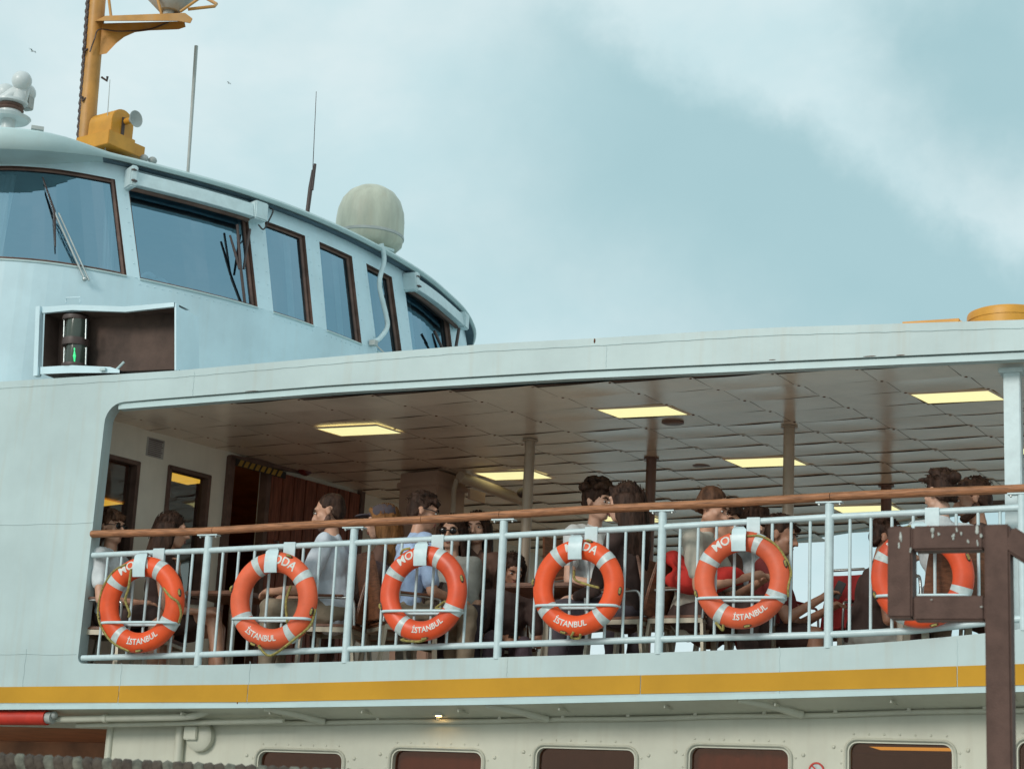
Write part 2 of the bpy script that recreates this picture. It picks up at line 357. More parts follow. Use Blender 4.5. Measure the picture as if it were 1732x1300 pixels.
# order: lip left->right, coaming right->left (reversed cut), top right->left
me = bpy.data.meshes.new('side_plating'); bm = bmesh.new()
vs = [bm.verts.new((x, 0, z)) for x, z in poly]; fc = bm.faces.new(vs)
ret = bmesh.ops.extrude_face_region(bm, geom=[fc]); 
for g in ret['geom']:
    if isinstance(g, bmesh.types.BMVert): g.co.y += .11
bmesh.ops.triangulate(bm, faces=[q for q in bm.faces if len(q.verts) > 4]); bmesh.ops.recalc_face_normals(bm, faces=bm.faces)
for v in bm.verts: v.co -= Vector(ferry.location)
bm.to_mesh(me); bm.free(); me.materials.append(WHITE)
shell = bpy.data.objects.new('side_plating', me); COL.objects.link(shell); shell.parent = ferry
def strip(zlo, zhi, x0, x1, y0, y1, n=40, rnd=0):
    mb = MB(); X = [x0+(x1-x0)*k/n for k in range(n+1)]; vs = []
    for x in X: vs += [(x, y0, zlo(x)), (x, y0, zhi(x)), (x, y1, zhi(x)), (x, y1, zlo(x))]
    fs = [(i*4+k, i*4+(k+1) % 4, i*4+4+(k+1) % 4, i*4+4+k) for i in range(n) for k in range(4)]+[(0, 1, 2, 3), (n*4+3, n*4+2, n*4+1, n*4)]
    return mb.add(vs, fs)
# welded plate joints give the stripe its separate lengths
cuts = [-7, -5.3, -3.02, -1.92, 1.05, 3.1, 6]
for a, b in zip(cuts[:-1], cuts[1:]):
    strip(lambda x: ip(SBOT, x), lambda x: ip(STOP, x), a+.003, b-.003, -.006, .002, 24).build('yellow_stripe', YELLOW, ferry, smooth=30)
strip(lambda x: ip(LIP, x)-.012, lambda x: ip(LIP, x)+.016, -7, 6, -.022, .004, 40).build('rubbing_strip', TRIM, ferry, smooth=30)
strip(lambda x: ip(FBOT, x)-.052, lambda x: ip(FBOT, x)-.006, EDGE+.1, 6, .022, .10, 40).build('roof_gutter', TRIM, ferry, smooth=30)
# raised weld seams on the plating
mb = MB()
mb.tube([(x, -.001, ip(FTOP, x)-.055+.0015*math.sin(x*23)+.0012*math.sin(x*61)) for x in [k*.05-7 for k in range(261)]], .003, 5)
for x, z0, z1 in ((-3.02, 2.46, 2.80), (-1.92, 2.5, 2.82), (-2.62, 4.82, 5.0), (-4.55, 2.46, 5.0), (.72, 4.85, 5.0), (.09, 2.72, 2.86), (1.98, 2.62, 2.94), (3.1, 2.70, 3.0), (-3.9, 2.46, 2.9)):
    mb.tube([(x+.003*math.sin(k*1.7), -.0005, z0+(z1-z0)*k/14) for k in range(15)], .003, 5)
for z, x0, x1 in ((3.86, -7, EDGE-.01), (2.86, -7, EDGE-.04)):
    mb.tube([(x0+(x1-x0)*k/40, -.0005, z+.003*math.sin(k*1.3)) for k in range(41)], .003, 5)
mb.build('weld_seam', WHITE, ferry, smooth=60)
# small rust and chipped edges
RUST = mat('rust', (.14, .05, .025), .9, var=.3, scale=60)
mb = MB()
for x, z, w, h in ((.63, 5.045, .014, .035), (2.55, 4.822, .09, .006), (2.75, 4.818, .06, .006), (1.9, 4.836, .05, .005), (-2.1, 4.826, .12, .005), (-4.62, 4.3, .02, .05), (-4.66, 4.18, .015, .05), (-4.7, 4.05, .015, .04), (-2.0, 2.525, .01, .02), (-3.3, 3.61, .0, .0)):
    if w: mb.ball((x, -.001, z), (w/2, .002, h/2), 8, 5)
mb.build('rust_spot', RUST, ferry, smooth=60)
# roof slab, deck slab
def slab(z0f, z1f, name, m, xa=-4.3, xb=6.0, y0=.10):
    mb = MB(); n = 20; k2 = 14; top = []; bot = []
    for i in range(n+1):
        x0 = xa+(xb-xa)*i/n; T = max(fart(x0), .6)
        for j in range(k2+1):
            t = y0/B_.y+(T-y0/B_.y)*j/k2; p = G(x0, t)
            top.append((p.x, p.y, z1f(p.x, t))); bot.append((p.x, p.y, z0f(p.x, t)))
    s = k2+1; O = len(top); fs = []
    for i in range(n):
        for j in range(k2):
            a = i*s+j; fs.append((a, a+s, a+s+1, a+1)); fs.append((O+a, O+a+1, O+a+s+1, O+a+s))
    for i in range(n):
        for j in (0, k2): a = i*s+j; fs.append((a, a+s, O+a+s, O+a))
    for j in range(k2):
        for i in (0, n): a = i*s+j; fs.append((a, a+1, O+a+1, O+a))
    return mb.add(top+bot, fs).build(name, m, ferry, smooth=30)
slab(lambda x, t: ceilz(t)+.035, lambda x, t: 4.985+.01*t, 'roof', [WHITE])
slab(lambda x, t: deckz(x)-.2, lambda x, t: deckz(x), 'deck', [DECK])
# aft superstructure behind the plating, hull below
mb = MB(); q = G(-3.4, 7.2)
mb.prism([(-9, .11), (-4.32, .11), (-4.32+.9, .11+3.9), (-4.32+1.66, 7.2), (-9, 8.4)], Matrix.Translation((0, 0, 4.80)), .19)
mb.build('upper_roof', WHITE, ferry)
mb = MB(); mb.prism([(-9, .36), (6.4, .36), (6.4, 3.0), (-9, 8.4)], Matrix.Translation((0, 0, -.1)), .25); mb.prism([(-9, .36), (8.5, .36), (12, 1.4), (-9, 8.4)], Matrix.Translation((0, 0, -1.6)), 1.45)
mb.build('hull', HULL, ferry)

# ceiling with its single panels
ceil = thing('ceiling', None, None); ceil.location = (0, 0, 0); ceil.parent = ferry; ceil.location = (0, -3.5, 0)
CX = [-4.65, -4.08, -3.52, -2.95, -2.37, -1.79, -1.17, -.54, .10, .68, 1.265, 1.84, 2.41, 2.97, 3.55, 4.13, 4.71]
CT = [.125+.3725*k for k in range(20)]
LITS = {(4, 2), (8, 2), (12, 2), (4, 7), (8, 7), (12, 7), (4, 12), (8, 12)}
protos = []
def panel_mesh(seed):
    rnd = random.Random(seed); me = bpy.data.meshes.new('panel'); nx, ny = 8, 5; vs = []; fs = []
    a1, a2 = rnd.uniform(-.006, .006), rnd.uniform(.001, .0065); ph = rnd.uniform(0, 6)
    for j in range(ny+1):
        for i in range(nx+1):
            u, v = i/nx, j/ny; x = (u-.5)*.984; y = (v-.5)*.986
            z = -a2*math.sin(math.pi*u)*(4*(v-.5)**2)*(1 if v < .5 else .55) + a1*math.sin(math.pi*u)*math.sin(math.pi*v)+.0025*math.sin(5*u+ph)*(v-.5)
            vs.append((x, y, z))
    s = nx+1
    for j in range(ny):
        for i in range(nx): fs.append((j*s+i, (j+1)*s+i, (j+1)*s+i+1, j*s+i+1))
    me.from_pydata(vs, [], fs); me.materials.append(CEIL); me.shade_smooth(); return me
pm = [panel_mesh(k) for k in range(9)]
lits = []
for i in range(len(CX)-1):
    for j in range(len(CT)-1):
        xm = (CX[i]+CX[i+1])/2; t0, t1 = CT[j], CT[j+1]; tm = (t0+t1)/2
        if t0 > fart(xm)-.25: continue
        sl = (ceilz(t1)-ceilz(t0)); p = G(xm, tm, ceilz(tm))
        M = Matrix(((CX[i+1]-CX[i], B_.x*(t1-t0), 0, p.x), (0, B_.y*(t1-t0), 0, p.y), (0, sl, 1, p.z), (0, 0, 0, 1)))
        if (i, j) in LITS:
            if i == 4: lits.append((i, j, Matrix.Translation(B_*.15+Vector((.0 if j == 2 else .14, 0, -.007))) @ M))
            else: lits.append((i, j, M)); continue
        o = bpy.data.objects.new('panel', random.choice(pm)); COL.objects.link(o); o.parent = ceil; o.matrix_basis = M
# backing above the panel joints and screw heads
def slabm(lo, hi): return None
mb = MB()
n = 16
for j in range(n):
    for i in range(20):
        xa, xb = -4.3+10.1*i/20, -4.3+10.1*(i+1)/20
        def pt(x0, k): T = max(fart(x0), .6); t = .11+(T-.11)*k/n; p = G(x0, t); return (p.x, p.y, ceilz(t)+.007)
        mb.quad(pt(xa, j), pt(xa, j+1), pt(xb, j+1), pt(xb, j))
mb.build('panel_backing', CEILGAP, ceil)
mb = MB()
for x in CX[1:]:
    for t in CT[:14]:
        if t < fart(x)-.1:
            p = G(x, t, ceilz(t)-.003); mb.ball(p, (.012, .008, .003), 8, 4)
mb.build('screw_head', RUST, ceil, kind='stuff')
mb = MB(); e = [G(x*.5, fart(x*.5), 0) for x in range(-9, 11)]
for a, b in zip(e[:-1], e[1:]): mb.beam((a.x, a.y, ceilz(fart(a.x))+.02), (b.x, b.y, ceilz(fart(b.x))+.02), .09, .12)
mb.build('far_roof_edge', TRIM, ceil)
for (x, y) in ((1138, 714), (1187, 786)):
    mb = MB(); p = at(x, y, Z=4.775); mb.lathe((p.x, p.y, p.z-.012), [(.085, .014), (.085, .006), (.07, 0), (.0, 0)], 20); mb.build('ceiling_vent', POLED, ceil, smooth=40)
LN = {(4, 2): 'lit yellowish ceiling panel nearest the rail on the left, above the wooden door side', (8, 2): 'lit ceiling panel nearest the rail in the middle, beside a round vent', (12, 2): 'lit ceiling panel nearest the rail at the right, by the white column',
      (4, 7): 'lit ceiling panel partly behind the grey pillar left of centre', (8, 7): 'lit ceiling panel crossed by the tall pillar right of centre', (12, 7): 'lit ceiling panel behind the white column at the right', (4, 12): 'lit ceiling panel just below the wooden handrail left of the long-haired woman', (8, 12): 'lit ceiling panel just below the wooden handrail above the red chair'}
for i, j, M in lits:
    L = thing('ceiling_light', LN[(i, j)], 'ceiling light', M.to_translation(), 'lit panels in the deck ceiling')
    ll = M.to_translation(); M3 = M.to_3x3()
    mb = MB(); c = [M3 @ Vector(v) for v in ((-.475, -.42, -.004), (.475, -.42, -.004), (.475, .42, -.004), (-.475, .42, -.004))]; mb.quad(*c); mb.build('diffuser', PANELL, L, local=True)
    mb = MB(); oc = [M3 @ Vector(v) for v in ((-.495, -.49, 0), (.495, -.49, 0), (.495, .49, 0), (-.495, .49, 0))]; ic = [M3 @ Vector(v) for v in ((-.473, -.415, -.009), (.473, -.415, -.009), (.473, .415, -.009), (-.473, .415, -.009))]
    for k in range(4): mb.quad(oc[k], oc[(k+1) % 4], ic[(k+1) % 4], ic[k])
    mb.build('frame', CEIL, L, local=True)

# ------------------------------------------------------------------ bulkhead at the aft end of the open deck
bulk = thing('bulkhead', None, None); bulk.parent = ferry; bulk.location = (0, -3.5, 0)
BX = -3.79
def BP(s, z, out=0.): p = G(BX, s+.1)+A_*out; return Vector((p.x, p.y, z))
zb0 = deckz(-3)-.02
NB = Vector((B_.y, -B_.x, 0))
def BS(x, y): p = at(x, y, n=NB, p=BP(0, 3)); return (p-BP(0, p.z)).dot(B_), p.z
SA, ZA = BS(235, 782); SB0, ZB = BS(285, 787); SB1, _ = BS(355, 802); SD0, ZD = BS(388, 772); SD1, _ = BS(451, 792); SD2, ZD2 = BS(610, 815)
openings = [(.03, SA, 3.45, ZA), (SB0, SB1, 3.45, ZB), (SD0, SD1, zb0, ZD-.03)]
cuts_s = sorted({.02, 7.2, *[o[0] for o in openings], *[o[1] for o in openings]})
mb = MB()
for a, b in zip(cuts_s[:-1], cuts_s[1:]):
    op = [o for o in openings if o[0] <= a+1e-6 and o[1] >= b-1e-6]
    segs = [(zb0, 4.86)] if not op else [(op[0][3], 4.86)]+([(zb0, op[0][2])] if op[0][2] > zb0 else [])
    for z0, z1 in segs:
        c = (BP(a, z0)+BP(b, z1, 0))/2
        mb.beam(BP(a, (z0+z1)/2, -.04), BP(b, (z0+z1)/2, -.04), .08, z1-z0)
mb.build('wall', BULK, bulk)
for k, (a, b, z0, z1) in enumerate(openings[:2]):
    w = thing('window', None, None); w.parent = bulk; w.location = (0, 0, 0)
    mb = MB()
    for (p, q) in ((BP(a, z1-.012, -.03), BP(b, z1-.012, -.03)), (BP(a, z0+.012, -.03), BP(b, z0+.012, -.03))): mb.beam(p, q, .10, .035)
    for s in (a+.012, b-.012): mb.beam(BP(s, z0, -.03), BP(s, z1, -.03), .035, .10, up=B_.cross(ZUP))
    mb.build('frame', REVEAL, w)
    mb = MB(); mb.quad(BP(a, z0, -.05), BP(b, z0, -.05), BP(b, z1, -.05), BP(a, z1, -.05)); mb.build('pane', GLASSD, w)
dr = thing('door', None, None); dr.parent = bulk; dr.location = (0, 0, 0)
mb = MB()
mb.beam(BP(SD0, zb0, -.01), BP(SD0, ZD, -.01), .06, .12, up=A_); mb.beam(BP(SD0-.02, ZD-.015, -.01), BP(SD2, ZD2, -.01), .12, .05); mb.beam(BP(SD2-.01, zb0, .02), BP(SD2-.01, ZD2, .02), .05, .07, up=A_); mb.beam(BP(SD1, zb0, .0), BP(SD1, ZD-.02, .0), .05, .09, up=A_)
mb.build('door_frame', REVEAL, dr)
pw = (SD2-SD1-.06)/8
for k in range(8):
    a, b = SD1+.03+k*pw, SD1+.03+(k+1)*pw-.008
    mb = MB(); mb.beam(BP(a+.002, (zb0+ZD-.03)/2, .02), BP(b, (zb0+ZD-.03)/2, .02), .04, ZD-.03-zb0); mb.build('plank', DARKWOOD, dr, bevel=.004)
s_, z_ = BS(534, 870); mb = MB(); mb.lathe(BP(s_, z_, .042), [(.08, 0), (.085, .006), (.065, .012), (.0, .012)], 24, Matrix((B_, ZUP, A_)).transposed()); mb.build('round_plate', BULK, dr, smooth=40)
mb = MB(); mb.tube([BP(SD1+.12, 4.1, .05), BP(SD1+.12, 4.1, .09), BP(SD1+.12, 3.85, .09), BP(SD1+.12, 3.85, .05)], .011, 8); mb.build('handle', STEEL, dr, smooth=60)
HZY = mat('hazard_yellow', (.42, .25, .04), .6); HZB = mat('hazard_black', (.03, .022, .02), .6)
HE = BS(476, 800)[0]
mb = MB(); mb.beam(BP(SD0+.03, ZD-.045, .052), BP(HE, ZD-.045, .052), .012, .06); mb.build('hazard_strip', HZB, dr)
for k in range(8):
    s = SD0+.05+k*(HE-SD0-.1)/8; mb = MB(); mb.add([BP(s, ZD-.072, .0605), BP(s+.045, ZD-.072, .0605), BP(s+.075, ZD-.018, .0605), BP(s+.03, ZD-.018, .0605)], [(0, 1, 2, 3)]); mb.build('hazard_mark', HZY, dr)
S0, Z0 = BS(249, 738); S1, Z1 = BS(275, 777); zm = (Z0+Z1)/2; zh_ = Z0-Z1
sg = MB(); sg.beam(BP(S0, zm, .004), BP(S1, zm, .004), .006, zh_)
sgo = sg.build('notice_sign', mat('sign_paper', (.46, .43, .40), .6), label='small white printed notice on the bulkhead above the two cabin windows', cat='sign')
for k in range(9): mb = MB(); mb.beam(BP(S0+.015, Z0-.016-k*zh_*.1, .0085), BP(S1-.03 if k % 3 else S1-.015, Z0-.016-k*zh_*.1, .0085), .001, .008 if k else .013); mb.build('print_line', mat('sign_ink', (.19, .15, .15), .7), sgo)
# cabin behind the bulkhead
cab = thing('cabin', None, None); cab.parent = ferry; cab.location = (0, -3.5, 0)
mb = MB(); P = lambda s, d, z: BP(s, z, -d)
mb.quad(P(1.0, 4.6, zb0), P(7, 4.6, zb0), P(7, 4.6, 4.9), P(1.0, 4.6, 4.9)); mb.quad(P(7, .1, zb0), P(7, 4.6, zb0), P(7, 4.6, 4.9), P(7, .1, 4.9))
mb.quad(P(.05, .1, zb0), P(1.1, 4.6, zb0), P(7, 4.6, zb0), P(7, .1, zb0)); mb.quad(P(-.0, .1, zb0), P(1.0, 4.6, zb0), P(1.0, 4.6, 4.9), P(-.0, .1, 4.9))
mb.build('cabin_wall', ROOM, cab)
for k in range(18):
    d = .15+k*.25
    mb = MB(); u0 = .03+d*.23; a, b, c, e = P(u0, d, 4.74), P(7, d, 4.74), P(7, d+.235, 4.725), P(u0+.05, d+.235, 4.725); mb.quad(a, b, c, e); mb.build('ceiling_slat', ROOM, cab)
for s, d in ((.75, .5), (.95, 2.2), (1.9, .9), (2.4, 2.6), (1.5, 3.6), (4.2, 1.6)):
    mb = MB(); mb.quad(P(s, d, 4.715), P(s+.5, d, 4.715), P(s+.5, d+.3, 4.71), P(s, d+.3, 4.71)); mb.build('lit_ceiling_panel', WARML, cab)
for s in (1.2, 2.6, 4.0):
    mb = MB(); mb.quad(P(s, 4.58, 3.5), P(s+1.0, 4.58, 3.5), P(s+1.0, 4.58, 4.2), P(s, 4.58, 4.2)); mb.build('far_window_pane', mat('far_cabin_glass', (.35, .45, .45), .2, var=.1), cab)

# duct, beams, pillars
mb = MB(); 
c = at(738, 795, Z=4.765); mb.box((c.x-.1, c.y+.15, (zb0+4.75)/2), (.42, .4, 4.75-zb0), Matrix.Rotation(R_(-13), 3, 'Z')); mb.box((c.x-.1, c.y+.15, 4.64), (.46, .44, .05), Matrix.Rotation(R_(-13), 3, 'Z'))
mb.build('vent_duct', DUCT, ferry, bevel=.008)
mb = MB(); p0 = at(778, 806, Z=4.70); p1 = at(884, 846, Z=4.63); mb.tube([p0, p0.lerp(p1, .5), p1], .05, 12); mb.tube([p0+Vector((-.03, 0, -.02)), p0+Vector((-.05, 0, -.1)), Vector((p0.x-.05, p0.y, 2.9))], .022, 8)
mb.build('drain_pipe', POLE, ferry, smooth=50)
mb = MB(); p = at(805, 838, Z=4.55); mb.beam(p-B_*.1, p+B_*.12, .02, .09); mb.build('junction_box', DUCT, ferry)
def pillar(x, y, r, m, foot=True):
    p = at(x, y, Z=4.775); 
    z1 = ceilz(p.y/B_.y)-.003
    mb = MB(); mb.lathe((p.x, p.y, 0), [(r, deckz(p.x)), (r, z1-.012), (r*1.5, z1-.011), (r*1.5, z1), (0, z1)], 16)
    return p, mb.build('pillar', m, ferry, smooth=40)
pillar(897, 745, .042, POLE); pillar(1102, 773, .042, POLED); pillar(1335, 722, .042, POLE); pillar(1499, 812, .045, POLED)
mb = MB(); p = at(1713, 638, Y=.25); mb.box((p.x, .25, (3.0+4.72)/2), (.105, .10, 1.76)); mb.box((p.x, .25, 4.73), (.16, .16, .03)); mb.build('column', WHITE3, ferry, bevel=.006)
# ------------------------------------------------------------------ lower deck side below the stripe
YL = .35
def lwz(x): return ip(LIP, x)-.078
mb = MB(); X = [x*.25 for x in range(-28, 25)]
vs = []; 
for x in X: vs += [(x, .01, ip(LIP, x)-.002), (x, YL+.005, lwz(x))]
mb.add(vs, [(2*i, 2*i+1, 2*i+3, 2*i+2) for i in range(len(X)-1)]); mb.build('soffit', LOWER, ferry, smooth=30)
wins = []
for x0, x1, y in ((437, 578, 1272), (664, 814, 1270), (908, 1073, 1266), (1167, 1333, 1265), (1436, 1610, 1257), (1722, 1900, 1256)):
    a, b = at(x0, y+12, Y=YL), at(x1, y+12, Y=YL); zt = at((x0+x1)/2, y, Y=YL).z; wins.append((a.x, b.x, zt-.50, zt))
door_open = (-7, at(178, 1260, Y=YL).x, -.1, at(90, 1230, Y=YL).z)
ops = [door_open]+wins
def rrect(x0, x1, z0, z1, r, n=5):
    return arc(x1-r, z1-r, r, 0, 90, n)+arc(x0+r, z1-r, r, 90, 180, n)+arc(x0+r, z0+r, r, 180, 270, n)+arc(x1-r, z0+r, r, 270, 360, n)
mb = MB()
# wall pieces between the openings
xl = [door_open[1]]+[v for w in wins for v in (w[0], w[1])]+[6.0]
for k in range(0, len(xl), 2):
    a, b = xl[k], xl[k+1]; n = max(2, int((b-a)/.2))
    for i in range(n):
        u, v = a+(b-a)*i/n, a+(b-a)*(i+1)/n
        mb.add([(u, YL, .1), (v, YL, .1), (v, YL, lwz(v)), (u, YL, lwz(u))], [(0, 1, 2, 3)])
for (x0, x1, z0, z1) in wins:
    # plate with a rounded hole: fan between the rectangle border and the rounded outline
    rr = rrect(x0, x1, z0, z1, .055); 
    out_ = []
    for (x, z) in rr:
        cx, cz = (x0+x1)/2, (z0+z1)/2; out_.append((x0 if x < cx else x1, z) if abs(x-(x0 if x < cx else x1)) < .05 and abs(z-cz) < .18 else (x, .1 if z < cz else lwz(x)))
    for i in range(len(rr)):
        j = (i+1) % len(rr); mb.add([(rr[i][0], YL, rr[i][1]), (out_[i][0], YL, out_[i][1]), (out_[j][0], YL, out_[j][1]), (rr[j][0], YL, rr[j][1])], [(0, 1, 2, 3)])
        mb.add([(rr[i][0], YL, rr[i][1]), (rr[j][0], YL, rr[j][1]), (rr[j][0], YL+.07, rr[j][1]), (rr[i][0], YL+.07, rr[i][1])], [(0, 1, 2, 3)])
mb.add([(-7, YL, door_open[3]), (door_open[1], YL, door_open[3]), (door_open[1], YL, lwz(door_open[1])), (-7, YL, lwz(-7))], [(0, 1, 2, 3)])
mb.add([(door_open[1], YL, .1), (door_open[1], YL, door_open[3]), (door_open[1], YL+.1, door_open[3]), (door_open[1], YL+.1, .1)], [(0, 1, 2, 3)])
mb.build('lower_side', LOWER, ferry)
for k, (x0, x1, z0, z1) in enumerate(wins):
    w = thing('lower_window', None, None); w.parent = ferry; w.location = (0, -3.5, 0)
    mb = MB(); rr = rrect(x0-.022, x1+.022, z0-.022, z1+.022, .075); mb.tube([(x, YL-.004, z) for x, z in rr+rr[:1]], .011, 6, caps=False); mb.build('frame', LOWER, w, smooth=60)
    mb = MB(); mb.prism(rrect(x0+.002, x1-.002, z0, z1, .055), Matrix(((1, 0, 0, 0), (0, 0, 1, YL+.045), (0, 1, 0, 0), (0, 0, 0, 1))), .006); mb.build('pane', GLASSL, w)
mb = MB()
for (x0, x1, z0, z1) in wins:
    for i in range(7): mb.ball((x0+.03+(x1-x0-.06)*i/6, YL, z1+.055), (.008, .006, .008), 6, 4)
    for s in (-1, 1):
        xx = x0-.10 if s < 0 else x1+.10; mb.ball((xx, YL, z1-.03), (.014, .010, .014), 8, 4)
        for zz in (.0, .08, .16): mb.ball((x0-.05 if s < 0 else x1+.05, YL, z1-.05-zz), (.008, .006, .008), 6, 4)
mb.build('rivet', LOWER, ferry, smooth=60, kind='stuff')
lc = thing('lower_saloon', None, None); lc.parent = ferry; lc.location = (0, -3.5, 0)
mb = MB(); mb.quad((-7, 2.6, .1), (6, 2.6, .1), (6, 2.6, 2.5), (-7, 2.6, 2.5)); mb.quad((-7, .42, 2.33), (6, .42, 2.48), (6, 2.6, 2.48), (-7, 2.6, 2.33)); mb.quad((-7, .42, .5), (6, .42, .5), (6, 2.6, .5), (-7, 2.6, .5)); mb.build('saloon_lining', ROOM, lc)
for x in (2.35, 3.95): mb = MB(); mb.quad((x, .9, 2.385), (x+.55, .9, 2.39), (x+.55, 1.25, 2.39), (x, 1.25, 2.385)); mb.build('lit_saloon_panel', WARML, lc)
BLIND = mat('window_blind', (.30, .135, .10), .8, var=.12, scale=3, stretch=(6, 1, .6))
for k in (1, 3):
    x0, x1, z0, z1 = wins[k]; mb = MB(); n = 24; vs = []
    for q in range(n+1): x = x0-.03+(x1-x0+.06)*q/n; yy = YL+.085+(.012*math.sin(q*1.3) if k == 3 else .002*math.sin(q)); vs += [(x, yy, z0-.03), (x, yy, z1+.04)]
    mb.add(vs, [(2*q, 2*q+2, 2*q+3, 2*q+1) for q in range(n)]); mb.build('blind', BLIND, lc, smooth=60)
for x in (-1.7, -.6, .5, 1.4, 2.5): mb = MB(); mb.quad((x, 2.58, 1.2), (x+.7, 2.58, 1.2), (x+.7, 2.58, 2.05), (x, 2.58, 2.05)); mb.build('far_saloon_window', mat('far_saloon_glass', (.30, .26, .22), .2, var=.1), lc)
for x in (2.42, 2.78): mb = MB(); mb.box((x, 1.0, 2.17), (.09, .03, .045)); mb.box((x+.06, 1.0, 2.17), (.05, .02, .02)); mb.build('seat_bracket', GREY, lc)
# conduit under the overhang
mb = MB(); X = [x*.2 for x in range(-16, 31)]
mb.tube([(x, YL-.03, lwz(x)-.012+.003*math.sin(x*5)) for x in X], .017, 8)
for i, x in enumerate([k*.47-2.9 for k in range(19)]): mb.box((x, YL-.03, lwz(x)+.010), (.022, .05, .028))
mb.build('conduit', LOWER, ferry, smooth=60)
mb = MB()
for i, x in enumerate([k*.47-2.87 for k in range(19)]): mb.box((x+.03, YL-.045, lwz(x)+.018), (.04+.05*((i*37) % 5)/5, .012, .008))
mb.build('conduit_rust', RUST, ferry)
for x in (-1.55, .18, 1.95): 
    mb = MB(); mb.tube(smoothpath([(x-.25, .04, ip(LIP, x)-.012), (x-.05, .16, ip(LIP, x)-.045), (x+.1, .3, ip(LIP, x)-.085)], 5), .028, 8); mb.build('soffit_pipe', LOWER, ferry, smooth=50)
for x in [k*.74-2.5 for k in range(10)]: mb = MB(); mb.box((x, .2, ip(LIP, x)-.042), (.010, .3, .018)); mb.build('soffit_bracket', LOWER, ferry)
p = at(345, 1210, Y=.10)
mb = MB(); a = at(96, 1216, Y=.12); b = at(330, 1211, Y=.12); mb.tube(smoothpath([a, a.lerp(b, .5), a.lerp(b, .92), b+Vector((.03, .02, .02)), b+Vector((.10, .06, .06))], 6), .026, 12); mb.tube([a.lerp(b, .36)-Vector((.014, 0, 0)), a.lerp(b, .36)+Vector((.014, 0, 0))], .033, 12)
a = at(130, 1226, Y=.2); b = at(480, 1218, Y=.2); mb.tube([a, b], .020, 8)
mb.build('pipe', LOWER, ferry, smooth=50)
mb = MB(); a = at(-60, 1213, Y=.06); b = at(80, 1213, Y=.06); mb.tube([a, b], .056, 20); o = mb.build('rolled_fender', RED, label='orange-red rolled tube slung under the yellow stripe at lower left', cat='fender', smooth=40)
mb = MB(); mb.tube([b, b+Vector((.05, 0, 0))], .045, 12); mb.ball(b+Vector((.06, 0, .02)), .03, 8, 6); mb.build('end_fitting', GREY, o, smooth=40)
# doorway post, brackets, wall lamp
mb = MB(); p = at(303, 1262, Y=YL-.03); mb.tube([(p.x, p.y, .1), (p.x, p.y, lwz(p.x)-.02)], .035, 12); q = at(185, 1262, Y=YL); mb.tube([(q.x, q.y, .1), (q.x, q.y, lwz(q.x)-.03)], .026, 12); mb.build('door_post', LOWER, ferry, smooth=60)
p = at(342, 1245, Y=YL)
wl_ = thing('wall_lamp', 'round white bulkhead lamp with a small box, under the overhang at lower left', 'lamp', p)
rot = Matrix(((1, 0, 0), (0, 0, -1), (0, 1, 0)))
mb = MB(); mb.lathe(p, [(.11, 0), (.115, .02), (.11, .05), (.09, .065), (0, .068)], 28, rot); mb.build('lamp_body', LOWER, wl_, smooth=40)
mb = MB(); mb.box(p+Vector((-.05, -.07, .02)), (.11, .05, .10)); mb.build('switch_box', LOWER, wl_, bevel=.006)
p = at(738, 1203, Y=.2)
ul = thing('soffit_lamp', 'small lit lamp tucked under the overhang below the yellow stripe', 'lamp', (p.x, .24, ip(LIP, p.x)-.075))
pl = Vector((p.x, .24, ip(LIP, p.x)-.06)); mb = MB(); mb.lathe(pl, [(.04, 0), (.04, .03), (0, .03)], 16); mb.build('housing', LOWER, ul, smooth=40)
mb = MB(); mb.lathe(pl-Vector((0, 0, .004)), [(0, 0), (.02, 0), (.02, .004), (0, .004)], 16); mb.build('lens', WARML2, ul)
p = at(1381, 1302, Y=YL-.004)
ns_ = thing('prohibition_sign', 'round red and white prohibition sign on the lower side, between two windows', 'sign', p)
rot2 = Matrix(((1, 0, 0), (0, 0, -1), (0, 1, 0)))
mb = MB(); mb.lathe(p, [(.052, 0), (.052, .004), (0, .004)], 24, rot2); mb.build('disc', TAPE, ns_)
mb = MB(); mb.tube([(p.x+.046*math.cos(t*.2618), p.y-.005, p.z+.046*math.sin(t*.2618)) for t in range(25)], .007, 5, caps=False); mb.beam((p.x-.03, p.y-.006, p.z+.03), (p.x+.03, p.y-.006, p.z-.03), .003, .01, up=(1, 0, 1)); mb.build('red_ring', RED, ns_)

# ------------------------------------------------------------------ wheelhouse
wh = thing('wheelhouse', None, None); wh.parent = ferry; wh.location = (0, -3.5, 0)
ZS = 6.136; ZT = ZS+.87; ZR = ZS+1.06
plan = [(-9, .0), (-7, .03), (-5.6, .06), (-4.95, .13), (-4.62, .25), (-4.35, .43), (-4.08, .72), (-3.86, 1.05), (-3.6, 1.48), (-3.37, 1.97), (-3.17, 2.6), (-3.03, 3.3), (-2.96, 4.0), (-2.95, 4.6), (-3.0, 5.2), (-3.12, 5.97), (-3.4, 6.8), (-3.85, 7.5), (-4.6, 8.05), (-6, 8.3), (-9, 8.35)]
dense = smoothpath([(x, y, 0) for x, y in plan], 24)
ARC = [0.]
for a, b in zip(dense[:-1], dense[1:]): ARC.append(ARC[-1]+(b-a).length)
def cv(s):
    k = int(np.searchsorted(ARC, s))-1; k = max(0, min(len(dense)-2, k))
    t = (s-ARC[k])/(ARC[k+1]-ARC[k]); p = dense[k].lerp(dense[k+1], t)
    k0, k1 = max(0, k-10), min(len(dense)-1, k+11); d = (dense[k1]-dense[k0]).normalized()
    return p, Vector((d.y, -d.x, 0))
def WP(s, z, off=0.):
    p, n = cv(s); rk = .16*max(0, (z-ZS))/.87
    p = p-n*rk+n*off; return Vector((p.x, p.y, z))
SG = np.arange(2.5, 10.2, .02); CVG = [cv(float(s)) for s in SG]
